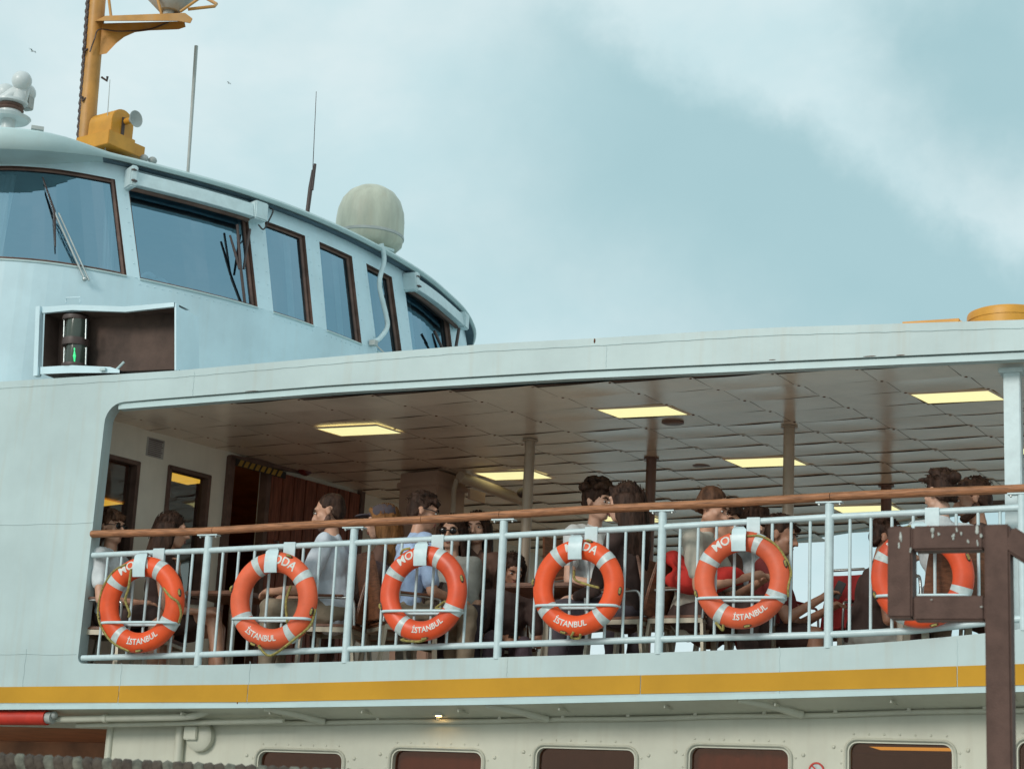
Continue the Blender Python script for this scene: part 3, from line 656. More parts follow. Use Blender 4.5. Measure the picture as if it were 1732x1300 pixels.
def find_s(px, z, off=0.):
    rk = .16*max(0, (z-ZS))/.87
    e = [abs(proj((p.x-n.x*(rk-off), p.y-n.y*(rk-off), z))[0]-px) for p, n in CVG]; return float(SG[int(np.argmin(e))])
wp = [(-400, -400, 214, 193), (238, 217, 437, 420), (463, 448, 530, 515), (552, 540, 612, 596), (638, 619, 682, 663), (702, 684, 797, 777)]
WIN = []
for lb, lt, rb, rt in wp:
    sl_b, sl_t = (2.2, 2.2) if lb < 0 else (find_s(lb, ZS), find_s(lt, ZT)); WIN.append((sl_b, sl_t, find_s(rb, ZS), find_s(rt, ZT)))
# mirror the remaining front window beyond the frame edge
SEND = ARC[-1]
def band(mb, f0, f1, z0, z1, n=1, off=0.):
    """f(v)->s at lower and upper edge; strip between z0 and z1"""
mb = MB()
def srange(a, b, st=.12): n = max(1, int(math.ceil((b-a)/st))); return [a+(b-a)*k/n for k in range(n+1)]
S = srange(0.0, SEND, .12)
for a, b in zip(S[:-1], S[1:]):
    mb.quad(WP(a, 4.9), WP(b, 4.9), WP(b, ZS), WP(a, ZS)); mb.quad(WP(a, ZT), WP(b, ZT), WP(b, ZR-.03), WP(a, ZR-.03))
gaps = []; prev = (0., 0.)
for (lb, lt, rb, rt) in WIN: gaps.append((prev, (lb, lt))); prev = (rb, rt)
gaps.append((prev, (SEND, SEND)))
for (a0, a1), (b0, b1) in gaps:
    n = max(1, int(math.ceil((b0-a0)/.12)))
    for k in range(n):
        u, v = k/n, (k+1)/n
        mb.quad(WP(a0+(b0-a0)*u, ZS), WP(a0+(b0-a0)*v, ZS), WP(a1+(b1-a1)*v, ZT), WP(a1+(b1-a1)*u, ZT))
mb.build('wall', WHITE2, wh, smooth=35)
DEP = .055
for wi, (lb, lt, rb, rt) in enumerate(WIN):
    w = thing('window', None, None); w.parent = wh; w.location = (0, 0, 0)
    n = max(1, int(math.ceil((rb-lb)/.12)))
    sb = [lb+(rb-lb)*k/n for k in range(n+1)]; st = [lt+(rt-lt)*k/n for k in range(n+1)]
    mb = MB()
    for k in range(n):
        mb.quad(WP(st[k], ZT), WP(st[k+1], ZT), WP(st[k+1], ZT-.01, -DEP), WP(st[k], ZT-.01, -DEP)); mb.quad(WP(sb[k], ZS), WP(sb[k+1], ZS), WP(sb[k+1], ZS+.01, -DEP), WP(sb[k], ZS+.01, -DEP))
    for a, c in ((sb[0], st[0]), (sb[-1], st[-1])): mb.quad(WP(a, ZS), WP(c, ZT), WP(c, ZT, -DEP), WP(a, ZS, -DEP))
    gd = DEP if wi else .035
    # frame bars set round the glass
    mb.tube([WP(s, ZT-.02, -gd+.012) for s in st], .012, 6); mb.tube([WP(s, ZS+.015, -gd+.012) for s in sb], .010, 6)
    mb.tube([WP(sb[-1]-.02, ZS, -gd+.012), WP(st[-1]-.02, ZT, -gd+.012)], .016, 6)
    if wi: mb.tube([WP(sb[0]+.01, ZS, -gd+.012), WP(st[0]+.01, ZT, -gd+.012)], .016, 6)
    mb.build('frame', REVEAL, w)
    mb = MB()
    for k in range(n): mb.quad(WP(sb[k], ZS, -gd), WP(sb[k+1], ZS, -gd), WP(st[k+1], ZT, -gd), WP(st[k], ZT, -gd))
    mb.build('pane', GLASS, w, smooth=60)
    mb = MB(); mb.tube([WP(s, ZS-.008, .004) for s in sb], .009, 6); mb.build('sill', TRIM, w, smooth=60)
mb = MB()
for (lb, lt, rb, rt) in WIN[1:]:
    for k in range(int((rb-lb)/.07)+1): mb.ball(WP(lb+.07*k, ZS-.05, .001), (.006, .006, .006), 6, 4)
    for e in ((lb, lt, -.04), (rb, rt, .04)):
        for k in range(8): v = k/7; mb.ball(WP(e[0]+(e[1]-e[0])*v+e[2], ZS+.87*v, .001), (.006, .006, .006), 6, 4)
mb.build('rivet', WHITE2, wh, smooth=60, kind='stuff')
# roof of the wheelhouse: rounded lip and soffit
mb = MB(); rim = []; SR = srange(0., SEND, .10)
prof = [(.035, -.036), (.055, -.026), (.062, -.010), (.052, .010), (0.01, .022), (-.10, .034), (-.8, .10)]
def RP(s, o, dz):
    p, n = cv(s); ex = min(1., max(0., (.75-p.y)/.6)); p = p-n*.13+n*(o+.30*ex*ex*(3-2*ex)*(1 if o > -.15 else 0)); return Vector((p.x, p.y, ZR+dz))
def exf(s): e = min(1., max(0., (.75-cv(s)[0].y)/.6)); return e*e*(3-2*e)
for s in SR: rim.append([RP(s, o-(.03*exf(s) if k == 0 else 0), dz-((.13 if k == 0 else .10 if k == 1 else 0)*exf(s))) for k, (o, dz) in enumerate(prof)])
vs = [v for r in rim for v in r]; m_ = len(prof)
fs = [(i*m_+k, (i+1)*m_+k, (i+1)*m_+k+1, i*m_+k+1) for i in range(len(SR)-1) for k in range(m_-1)]
mb.add(vs, fs); mb.build('roof', TRIM, wh, smooth=50)
mb = MB()
for a, b in zip(SR[:-1], SR[1:]): mb.quad(RP(a, -.2, -.05-.13*exf(a)), RP(b, -.2, -.05-.13*exf(b)), RP(b, .036-.03*exf(b), -.037-.13*exf(b)), RP(a, .036-.03*exf(a), -.037-.13*exf(a)))
mb.build('soffit', TRIM, wh, smooth=50)
mb = MB(); mb.add([r[-1]+Vector((0, 0, -.002)) for r in rim], [tuple(range(len(rim)))]); mb.build('roof_top', TRIM, wh)
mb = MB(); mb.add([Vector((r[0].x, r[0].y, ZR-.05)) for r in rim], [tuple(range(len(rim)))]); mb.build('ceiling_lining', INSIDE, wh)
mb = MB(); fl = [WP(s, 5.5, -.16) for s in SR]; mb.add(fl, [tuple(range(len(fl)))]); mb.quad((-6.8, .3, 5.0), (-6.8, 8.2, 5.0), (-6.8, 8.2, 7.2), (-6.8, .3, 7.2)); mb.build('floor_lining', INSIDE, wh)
mb = MB()
for s0 in (WIN[1][0]+.15, WIN[2][0]+.3, WIN[4][0]):
    p = WP(s0, 5.8, -.55); mb.box(p, (.5, .6, .5), Matrix.Rotation(R_(-25), 3, 'Z'))
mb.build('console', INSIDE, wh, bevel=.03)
mb = MB(); p = WP(find_s(262, ZS), ZS-.05, -.3); mb.tube(smoothpath([p, p+Vector((0, 0, .15)), p+Vector((.05, .02, .19)), p+Vector((.10, .04, .16))], 5), .02, 8); mb.tube(smoothpath([p+Vector((.06, .1, 0)), p+Vector((.06, .1, .12)), p+Vector((.11, .12, .16)), p+Vector((.16, .14, .13))], 5), .02, 8); mb.build('handle_pair', TRIM, wh, smooth=60)
CURT = mat('curtain_cloth', (.62, .66, .60), .8, var=.1, scale=6)
for s0, s1 in ((WIN[0][2]-.16, WIN[0][2]-.05), (WIN[0][2]-1.32, WIN[0][2]-1.12), (WIN[2][2]-.14, WIN[2][2]-.05), (WIN[3][2]-.12, WIN[3][2]-.03), (WIN[5][0]+.25, WIN[5][0]+.5)):
    mb = MB(); n = 10; vs = []
    for k in range(n+1):
        s_ = s0+(s1-s0)*k/n; vs += [WP(s_, ZS-.05, -.17-.012*math.sin(k*2.2)), WP(s_-.02, ZT-.02, -.17-.012*math.sin(k*2.2))]
    mb.add(vs, [(2*k, 2*k+2, 2*k+3, 2*k+1) for k in range(n)]); mb.build('curtain', CURT, wh, smooth=60)
# sun-shield housings above two windows
def visor(s0, s1, z, name='sun_shield'):
    z -= .0
    v = thing(name, None, None); v.parent = wh; v.location = (0, 0, 0)
    S2 = srange(s0, s1, .1); mb = MB(); vs = []
    for s in S2: vs += [WP(s, z-.075, .0), WP(s, z-.075, .13), WP(s, z+.05, .13), WP(s, z+.085, .02)]
    m4 = len(S2); mb.add(vs, [(4*i+k, 4*i+(k+1) % 4, 4*i+4+(k+1) % 4, 4*i+4+k) for i in range(m4-1) for k in range(4)]+[(0, 1, 2, 3), (4*m4-1, 4*m4-2, 4*m4-3, 4*m4-4)]); mb.build('housing', WHITE3, v, bevel=.004)
    for s, wd in ((s0-.03, .045), (s1+.05, .10)):
        mb = MB(); a, b = WP(s-wd/2, z, .07), WP(s+wd, z, .07); mb.beam(a, b, .17, .19 if wd < .09 else .17); mb.build('end_cap', WHITE3, v, bevel=.012)
    mb = MB()
    for s in (s0-.02,):
        for dz in (.05, -.05): p = WP(s, z+dz, .158); mb.box(p, (.03, .05, .012))
    mb.build('slot', DARK, v)
    mb = MB(); mb.tube([WP(s, z-.085, .04) for s in S2], .022, 8); mb.build('roller_blind', REVEAL, v, smooth=60)
    return v
visor(WIN[1][1]+.02, WIN[1][3]-.03, ZT+.02); visor(WIN[5][1]+.03, WIN[5][3]+.12, ZT+.02)
# wipers
def wiper(pivot, elbow, tip0, tip1, name='wiper', dbl=True):
    w = thing(name, None, None); w.parent = wh; w.location = (0, 0, 0)
    mb = MB(); mb.tube([pivot, elbow], .011, 8)
    if dbl: d = Vector((.035, .015, -.01)); mb.tube([pivot+d, elbow+d], .008, 8)
    mb.ball(pivot, .022, 8, 6); mb.build('arm', STEEL, w, smooth=60)
    mb = MB(); mb.tube([tip0, elbow, tip1], [.006, .014, .006], 6); mb.build('blade', DARK, w, smooth=60)
def onwall(x, y, off):
    z = ZS+.4
    for _ in range(4):
        q = find_s(x, z, off); e = proj(WP(q, z, off))[1]-y; z += e*.0052
    return WP(find_s(x, z, off), z, off)
wiper(onwall(145, 472, .04), onwall(91, 358, .05), onwall(71, 300, .03), onwall(93, 417, .03))
def tubepart(name, pts, r, m, par=wh): mb = MB(); mb.tube(pts, r, 8); return mb.build(name, m, par, smooth=60)
w2 = thing('wiper', None, None); w2.parent = wh; w2.location = (0, 0, 0)
tubepart('blade', [onwall(388, 398, .02), onwall(405, 455, .02)], [.010, .016], DARK, w2); tubepart('blade', [onwall(421, 388, .02), onwall(413, 455, .02)], [.016, .010], DARK, w2); tubepart('arm', [onwall(402, 380, .05), onwall(406, 450, .03), onwall(414, 512, -.03)], .014, DARK, w2)
w3 = thing('wiper', None, None); w3.parent = wh; w3.location = (0, 0, 0)
tubepart('blade', [onwall(735, 560, .02), onwall(748, 590, .02)], .016, DARK, w3); tubepart('arm', [onwall(778, 555, .1), onwall(770, 590, .05)], .018, DARK, w3)
# cable and hose on the wheelhouse front
hp = [onwall(645, 412, .12), onwall(649, 440, .10), onwall(642, 480, .08), onwall(652, 530, .06), onwall(655, 553, .05), onwall(642, 572, .04), onwall(632, 578, .03)]
tubepart('hose', smoothpath(hp, 6), .024, WHITE3)
tubepart('cable', smoothpath([onwall(436, 380, .1), onwall(445, 388, .12), onwall(455, 375, .12), onwall(461, 357, .1), onwall(458, 352, .06)], 6), .007, RUBBER)
p = onwall(632, 580, .04); mb = MB(); mb.box(p, (.06, .06, .05)); mb.tube(smoothpath([p, p+Vector((.05, .05, -.05)), p+Vector((.12, .1, -.12))], 5), .008, 6); mb.build('hose_clip', GREY, wh)

# roof equipment -------------------------------------------------
def roofp(x, y, back, dz=.0):
    """on the wheelhouse roof, back from its rim"""
    best = min((s for s in np.arange(2.0, 10.2, .02)), key=lambda s: abs(proj(RP(s, -back, dz+.05))[0]-x)); return RP(best, -back, dz+.05+.06*min(1, back/.8))
pr = roofp(622, 408, .30)
rd = thing('radome', 'large pale grey-green satellite dome on the wheelhouse roof edge', 'radome', pr)
k = (pr-CC).dot(CF)/FPX
rr = 58*k
mb = MB(); mb.lathe(pr+Vector((0, 0, -.0)), [(rr*.55, .0), (rr*.80, .03), (rr*.97, .09), (rr, .16), (rr*1.005, .17), (rr*1.0, .34), (rr*.97, .43), (rr*.86, .54), (rr*.68, .62), (rr*.42, .675), (rr*.2, .69), (0, .693)], 40); mb.build('dome', DOME, rd, smooth=50)
mb = MB(); mb.lathe(pr, [(rr*.985, .145), (rr*1.02, .15), (rr*1.02, .175), (rr*1.0, .18)], 40); mb.build('seam_band', GREY, rd, smooth=50)
mb = MB(); mb.box(pr+Vector((.1, -.12, -.02)), (.36, .3, .03), Matrix.Rotation(R_(-25), 3, 'Z')); mb.lathe(pr+Vector((0, 0, -.1)), [(.14, 0), (.14, .11), (0, .11)], 16); mb.build('base_plate', TRIM, rd, bevel=.005)
def whip(xb, yb, xt, yt, r0, r1, name, label, back=.12, base=None):
    p = roofp(xb, yb, back); n = (CF-Vector((0, 0, CF.z))).normalized(); q = at(xt, yt, n=n, p=p)
    t = thing(name, label, 'antenna', p); mb = MB(); pb = p
    if base:
        bq = at(*base, n=n, p=p); mb2 = MB(); mb2.tube([p, p.lerp(bq, .6), bq], [.020, .022, .012], 8); mb2.tube([p.lerp(bq, .55)+Vector((.02, 0, 0)), bq+Vector((.02, 0, .06))], .014, 8); mb2.build('base', DARK, t, smooth=60); pb = bq
    mb.tube([pb, q], [r0, r1], 8); mb.build('rod', GREY if not base else DARK, t, smooth=60)
whip(318, 290, 332, 78, .014, .017, 'antenna', 'tall grey whip antenna left of the others on the wheelhouse roof')
whip(519, 360, 535, 155, .004, .003, 'antenna', 'thin black whip antenna with a thick base near the dome', base=(529, 288))
whip(177, 240, 186, 135, .005, .003, 'antenna', 'short thin whip antenna in front of the yellow horn box', back=.05)
# mast
pm0 = roofp(146, 235, .35); nview = (CF-Vector((0, 0, CF.z))).normalized()
mast = thing('mast', 'yellow-ochre mast with a bracketed lamp platform at the top left', 'mast', pm0)
def atm(x, y, d=0.): return at(x, y, n=nview, p=pm0+nview*d)
mpx = lambda px: px*((pm0-CC).dot(CF)/FPX)
mb = MB(); mb.tube([atm(146, 238), atm(150, 180), atm(158, 90), atm(165, 0), atm(172, -80)], [mpx(15), mpx(14.5), mpx(14), mpx(14), mpx(13)], 20); mb.build('pole', ORANGE, mast, smooth=50)
# cable bundle up the mast's left edge
mb = MB(); c0, c1 = atm(133, 236, -.03), atm(152, -40, -.03)
for k in range(64):
    q = c0.lerp(c1, k/64); mb.ball(q+Vector((.006*math.sin(k*2.1), 0, 0)), (.022, .022, .03), 6, 5)
mb.build('cable_bundle', DARK, mast, smooth=60)
def plate(pts, d0, d1, m, name, par, bev=.0):
    mb = MB(); n = len(pts); vs = [atm(x, y, d0) for x, y in pts]+[atm(x, y, d1) for x, y in pts]
    mb.add(vs, [tuple(range(n)), tuple(range(2*n-1, n-1, -1))]+[(i, (i+1) % n, n+(i+1) % n, n+i) for i in range(n)]); return mb.build(name, m, par, bevel=bev)
plate([(160, 36), (178, 27), (313, 22), (326, 32), (322, 40), (300, 36)], -.26, .26, ORANGE, 'platform', mast, .004)
gus = [(168, 40), (312, 36), (314, 46), (302, 50), (252, 52), (228, 55), (210, 63), (196, 74), (180, 91), (168, 93)]
plate(gus, -.035, -.02, ORANGE, 'gusset', mast); plate(gus, .02, .035, ORANGE, 'gusset', mast)
mb = MB(); e0 = [(312, 50), (252, 53), (228, 56), (210, 64), (196, 75), (180, 92)]
for a, b in zip(e0[:-1], e0[1:]): mb.quad(atm(*a, -.06), atm(*b, -.06), atm(*b, .06), atm(*a, .06))
mb.build('gusset_flange', ORANGE, mast)
for a, b, d in (((183, -10), (188, 30), -.2), ((273, 24), (262, -20), -.2), ((305, 20), (345, -8), -.24), ((305, 20), (345, -8), .2)): mb = MB(); mb.tube([atm(*a, d), atm(*b, d)], .013, 8); mb.build('rail_post', ORANGE, mast, smooth=60)
mb = MB(); mb.tube([atm(318, 16, -.2), atm(363, 11, -.2), atm(366, 7, -.1), atm(343, -6, .1)], .015, 8); mb.build('guard_rail', ORANGE, mast, smooth=60)
mb = MB(); 
for (x, y, dx) in ((148, 83, -8), (147, 165, -8), (172, 131, 9)):
    a = atm(x, y, -.06); b = atm(x+dx, y+6, -.08); mb.tube([a, b, b+Vector((0, 0, .04))], .011, 6)
mb.build('step_peg', DARK, mast, smooth=60)
mb = MB(); mb.tube(smoothpath([atm(152, 88, -.1), atm(160, 66, -.1), atm(168, 50, -.1), atm(200, 53, -.06), atm(250, 50, -.05), atm(285, 38, -.05)], 6), .006, 6); mb.build('mast_cable', DARK, mast, smooth=60)
fp = atm(287, 4, -.05); fl_ = thing('floodlight', 'grey floodlight standing on the mast platform', 'floodlight', fp)
mb = MB(); mb.lathe(fp+Vector((0, 0, -.03)), [(.09, -.06), (.12, -.03), (.20, .05), (.21, .09), (.19, .1), (0, .1)], 20); mb.build('bowl', GREY, fl_, smooth=40); mb = MB(); mb.lathe(fp+Vector((0, 0, -.1)), [(.05, -.03), (.05, .02), (.0, .02)], 12); mb.build('foot', GREY, fl_)
# horn box
hb = thing('horn', 'yellow horn housing with a small grey bell facing the bow', 'horn', atm(192, 250, -.1))
mb = MB(); c0 = atm(184, 215, -.1); rh = mpx(24)
mrot = Matrix((B_, ZUP, A_)).transposed()
def dshape(r): return [(r*math.cos(R_(a)), r*math.sin(R_(a))) for a in range(0, 181, 15)]+[(-r, -mpx(36)), (r, -mpx(36))]
M4 = Matrix.LocRotScale(c0-A_*.12, mrot.to_quaternion(), None)
mb.prism(dshape(rh), M4, .30); mb.build('housing', ORANGE2, hb, smooth=40, bevel=.004)
fr = c0+A_*.185
mb = MB(); mb.beam(fr+ZUP*.05, fr-ZUP*.13, .03, .012, up=A_); mb.build('slot', DARK, hb)
mb = MB(); c1 = fr+ZUP*.02+B_*.02; mb.tube([c1, c1+A_*.07], .028, 10); mb.build('neck', ORANGE2, hb, smooth=50)
mb = MB(); mb.lathe(c1+A_*.06, [(.02, 0), (.03, .02), (.045, .05), (.075, .075), (.072, .078), (.02, .03)], 20, mrot); mb.build('bell', GREY, hb, smooth=50)
mb = MB(); c2 = atm(178, 247, -.12); mb.box(c2, (.42, .30, .13), Matrix.Rotation(R_(-13), 3, 'Z')); c3 = atm(205, 252, .0); mb.box(c3, (.22, .35, .11), Matrix.Rotation(R_(-13), 3, 'Z')); mb.build('base_box', ORANGE2, hb, bevel=.004)
# dome camera cluster at far left
pc = roofp(28, 200, .3); ncl = thing('searchlight', 'white cluster of three globes on a stepped pedestal at the far left of the roof', 'camera', pc)
def atc(x, y, d=0.): return at(x, y, n=nview, p=pc+nview*d)
mp2 = (pc-CC).dot(CF)/FPX
GL = mat('globe_plastic', (.62, .66, .66), .35, var=.05)
for x, y, d in ((37, 137, -.05), (10, 158, .05), (44, 158, .12)):
    mb = MB(); mb.ball(atc(x, y, d), 17*mp2, 20, 14); mb.build('globe', GL, ncl, smooth=60)
mb = MB(); mb.tube(smoothpath([atc(-8, 178), atc(10, 168), atc(25, 158), atc(46, 158)], 5), 11*mp2, 12); mb.cap(atc(34, 168), atc(36, 150), 13*mp2, 15*mp2); mb.build('yoke', GL, ncl, smooth=60)
mb = MB(); b = atc(15, 200); mb.lathe(b, [(.06, -.2), (.06, -.02), (.17, -.02), (.19, .005), (.10, .03), (.10, .12), (.15, .13), (.15, .15), (0, .15)], 24); mb.build('pedestal', GL, ncl, smooth=40)
mb = MB(); mb.lathe(b+Vector((0, 0, .06)), [(.105, 0), (.12, .015), (.105, .03), (.12, .045), (.105, .06)], 20); mb.build('bellows', REVEAL, ncl, smooth=50)
mb = MB(); mb.box(atc(46, 175, .1), (.09, .09, .12)); mb.build('motor', GREY, ncl, bevel=.01)
mb = MB(); a, b = roofp(50, 214, .12), roofp(75, 218, .12); mb.beam(a+ZUP*.03, b+ZUP*.03, .06, .03); mb.build('roof_hatch', GREY, wh)
mb = MB(); 
for x in (244, 259): p = roofp(x, 262, .1); mb.ball(p+ZUP*.03, (.04, .04, .035), 10, 6)
mb.build('roof_fitting', GREY, wh, smooth=60)

# navigation light in its screen box
nb = thing('navigation_light_box', 'dark-lined screen box holding the green side light, below the wheelhouse windows', 'light box', at(180, 628, Y=.08))
YB = .02
def N2(x, y, Y=YB): return at(x, y, Y=Y)
tl, tr, br, bl = N2(76, 530), N2(298, 518), N2(298, 624), N2(72, 632)
mb = MB()
SOOT = mat('soot_lining', (.10, .062, .048), .8, var=.3, scale=3)
bk = Vector((0, .19, 0))
mb.quad(tl+bk, tr+bk, br+bk, bl+bk); mb.quad(tl, tr, tr+bk, tl+bk); mb.quad(tl, bl, bl+bk, tl+bk); mb.quad(tr, br, br+bk, tr+bk); mb.quad(bl, br, br+bk, bl+bk)
mb.build('lining', SOOT, nb)
mb = MB(); sx = Vector((.012, 0, 0)); mb.quad(tr+sx, br+sx, br+sx+bk*1.6, tr+sx+bk*1.6); mb.quad(tr, tr+sx, br+sx, br); mb.build('side_panel', WHITE2, nb)
mb = MB()
mid = N2(126, 522); t2 = [N2(70, 521), N2(126, 517), N2(215, 520), N2(298, 513)]; t1 = [N2(76, 531), N2(126, 526), N2(215, 529), N2(298, 520)]
f_ = Vector((0, -.03, 0))
for k in range(3): mb.quad(t2[k]+f_, t2[k+1]+f_, t1[k+1]+f_, t1[k]+f_); mb.quad(t2[k]+f_, t2[k+1]+f_, t2[k+1]+bk, t2[k]+bk); mb.quad(t1[k]+f_, t1[k+1]+f_, t1[k+1], t1[k])
mb.beam(N2(71, 521)+f_, N2(67, 638)+f_, .04, .05, up=(0, 1, 0)); mb.beam(N2(299, 514), N2(299, 627), .015, .04, up=(0, 1, 0))
sh = [N2(72, 622), N2(125, 619), N2(190, 622), N2(206, 627)]; sl = [N2(72, 634), N2(125, 632), N2(190, 632), N2(206, 632)]
for k in range(3): mb.quad(sh[k]+f_, sh[k+1]+f_, sl[k+1]+f_, sl[k]+f_); mb.quad(sh[k]+f_, sh[k+1]+f_, sh[k+1]+bk, sh[k]+bk)
mb.build('screen_frame', WHITE2, nb)
mb = MB(); h = [N2(112, 512), N2(112, 504), N2(136, 503), N2(136, 511)]; mb.tube(h, .008, 6); mb.build('grab_handle', WHITE2, nb)
mb = MB(); p = N2(180, 627); mb.box(p+Vector((0, -.03, 0)), (.05, .05, .02)); mb.tube([N2(194, 628), N2(210, 612)], .01, 6); mb.build('latch', TRIM, nb)
LY = .09
ln = thing('side_light', 'cylindrical navigation lamp with a lit green lens inside the screen box', 'ship light', at(127, 622, Y=LY))
def cyl(x0, x1, y0, y1, name, m, r_=1.):
    a = at((x0+x1)/2, y1, Y=LY); b = at((x0+x1)/2, y0, Y=LY); r = (at(x1, y0, Y=LY)-at(x0, y0, Y=LY)).length/2*r_
    mb = MB(); mb.lathe((a.x, a.y, a.z), [(r, 0), (r*1.03, (b.z-a.z)*.5), (r, b.z-a.z), (0, b.z-a.z)], 20); return mb.build(name, m, ln, smooth=50)
cyl(112, 142, 586, 618, 'green_lens', LENS); cyl(109, 146, 574, 586, 'collar', DARK); cyl(113, 143, 543, 574, 'upper_lens', LENS); cyl(110, 145, 536, 543, 'cap', DARK); cyl(108, 146, 617, 623, 'base', DARK)
a = at(126, 617, Y=LY-.075); b = at(126, 587, Y=LY-.075); mb = MB(); mb.tube([a.lerp(b, k/10) for k in range(11)], [.003, .007, .005, .007, .009, .013, .009, .007, .005, .008, .003], 8); mb.build('green_filament', GREENL, ln, smooth=60)
mb = MB()
for x in (109, 146):
    for (y0, y1) in ((540, 573), (588, 617)): mb.tube([at(x, y0, Y=LY-.05), at(x-1, y1, Y=LY-.05)], .008, 8)
mb.build('guard_bar', STEEL, ln, smooth=60)

# yellow drum and hatch on the roof at right
pd = at(1700, 541, Y=.9); dm = thing('roof_drum', 'short yellow drum standing on the roof edge at the far right', 'drum', pd)
k = (pd-CC).dot(CF)/FPX
mb = MB(); r = 68*k; mb.lathe((pd.x+.02, pd.y, pd.z-.185), [(r*.985, 0), (r*.985, .1+.075), (r, .08+.08), (r, .10+.10), (r*.98, .215), (r*.9, .225), (0, .225)], 40); mb.build('shell', ORANGE2, dm, smooth=40)
pd = at(1585, 545, Y=.8); dh = thing('roof_hatch', 'thin yellow hatch lid lying on the roof left of the yellow drum', 'hatch', pd)
mb = MB(); mb.box((pd.x, pd.y, pd.z-.108), (.42, .5, .12)); mb.build('lid', ORANGE2, dh, bevel=.02)

# ------------------------------------------------------------------ deck railing
PX = [-2.375, -1.16, 0.005, 1.16, 2.29, 3.50]
rail = thing('deck_railing', 'white tubular deck railing with a varnished wooden handrail', 'railing', (0, 0, 2.85))
YR = -.0+.02
hx = [-3.415, -2.33, -.62, -.02, 2.30, 4.9]
for a, b in zip(hx[:-1], hx[1:]):
    mb = MB(); n = max(4, int((b-a)/.08)); pts = [(a+.002+(b-a-.004)*k/n, YR-.01, ip(WOODZ, a+(b-a)*k/n)+.003*math.sin((a+(b-a)*k/n)*3.1)) for k in range(n+1)]; mb.tube(pts, .033, 14, flat=.86); mb.build('handrail', WOOD, rail, smooth=60)
for nm, tab, r in (('upper_rail', UPR, .022), ('lower_rail', LOR, .022)):
    mb = MB(); mb.tube([(EDGE+.005+8.3*k/90, YR, ip(tab, EDGE+8.3*k/90)) for k in range(91)], r, 12); mb.build(nm, WHITE3, rail, smooth=60)
for x in PX:
    zt = ip(WOODZ, x)-.028; zb = ip(COAMZ, x)-.01
    po = MB(); po.tube([(x, YR, zb), (x, YR, zt-.012)], .0285, 14); post = po.build('post', WHITE3, rail, smooth=60)
    mb = MB(); mb.box((x, YR, zt-.006), (.17, .06, .009)); mb.build('saddle_plate', WHITE3, post)
    for s in (-.065, .07): mb = MB(); mb.ball((x+s, YR-.015, zt-.018), (.008, .008, .012), 6, 5); mb.build('bolt', STEEL, post)
edges_ = [EDGE+.02]+PX+[4.66]
bal = None
for a, b in zip(edges_[:-1], edges_[1:]):
    n = 8 if a > -3 else 7
    for k in range(1, n+1):
        x = a+(b-a)*k/(n+1); z0, z1 = ip(LOR, x), ip(UPR, x)
        mb = MB(); mb.tube([(x, YR, z0), (x+.0, YR, z1)], .0105, 8); mb.build('baluster', WHITE3, rail, smooth=60)

# ------------------------------------------------------------------ lifebuoys
def text_mesh(s, size):
    cu = bpy.data.curves.new('lettering', 'FONT'); cu.body = s; cu.size = size; cu.align_x = 'CENTER'; cu.align_y = 'CENTER'; cu.offset = size*.022; cu.resolution_u = 3
    o = bpy.data.objects.new('lettering', cu); COL.objects.link(o)
    dg = bpy.context.evaluated_depsgraph_get(); dg.update(); me = bpy.data.meshes.new_from_object(o.evaluated_get(dg)); COL.objects.unlink(o); bpy.data.objects.remove(o)
    bm = bmesh.new(); bm.from_mesh(me); bmesh.ops.triangulate(bm, faces=bm.faces)
    for _ in range(2): bmesh.ops.subdivide_edges(bm, edges=[e for e in bm.edges if e.calc_length() > size*.25], cuts=1); bmesh.ops.triangulate(bm, faces=bm.faces)
    r = [v.co.copy() for v in bm.verts], [tuple(v.index for v in f.verts) for f in bm.faces]; bm.free(); return r
TM = text_mesh('MODA', .078); TI = text_mesh('İSTANBUL', .050)
RA, RB_, RC = .252, .067, .052     # ring radius, half width, half depth
def ringp(phi, psi, k=1.0):
    e = Vector((math.sin(phi), 0, math.cos(phi))); return e*(RA+RB_*k*math.sin(psi))+Vector((0, -RC*k*math.cos(psi), 0))
def ring(mb, p0, p1, n, k=1.0, psi0=0, psi1=2*math.pi, m=20):
    vs = []; closed = abs(p1-p0) > 6.28
    for i in range(n+1 if not closed else n):
        ph = p0+(p1-p0)*i/n
        for j in range(m+1 if psi1-psi0 < 6.28 else m):
            vs.append(ringp(ph, psi0+(psi1-psi0)*j/m, k))
    mm = m+1 if psi1-psi0 < 6.28 else m; nn = n+1 if not closed else n; fs = []
    for i in range(nn if closed else nn-1):
        for j in range(mm if mm == m else mm-1):
            i2, j2 = (i+1) % nn, (j+1) % mm; fs.append((i*mm+j, i2*mm+j, i2*mm+j2, i*mm+j2))
    mb.add(vs, fs)
def vec(p): return p
BU = [((240, 1022), -14, 'leftmost orange lifebuoy on the rail, with rope wound round it'),
      ((463, 1015), 14, 'orange lifebuoy second from the left on the rail, rope hanging below it'),
      ((716, 1003), -17, 'orange lifebuoy on the rail in front of the young man in the blue shirt'),
      ((978, 993), 6, 'orange lifebuoy on the rail in front of the long-haired woman in black'),
      ((1255, 980), -18, 'orange lifebuoy on the rail with yellow rope across its top right'),
      ((1560, 975), -22, 'rightmost orange lifebuoy, partly hidden behind the brown steel frame')]
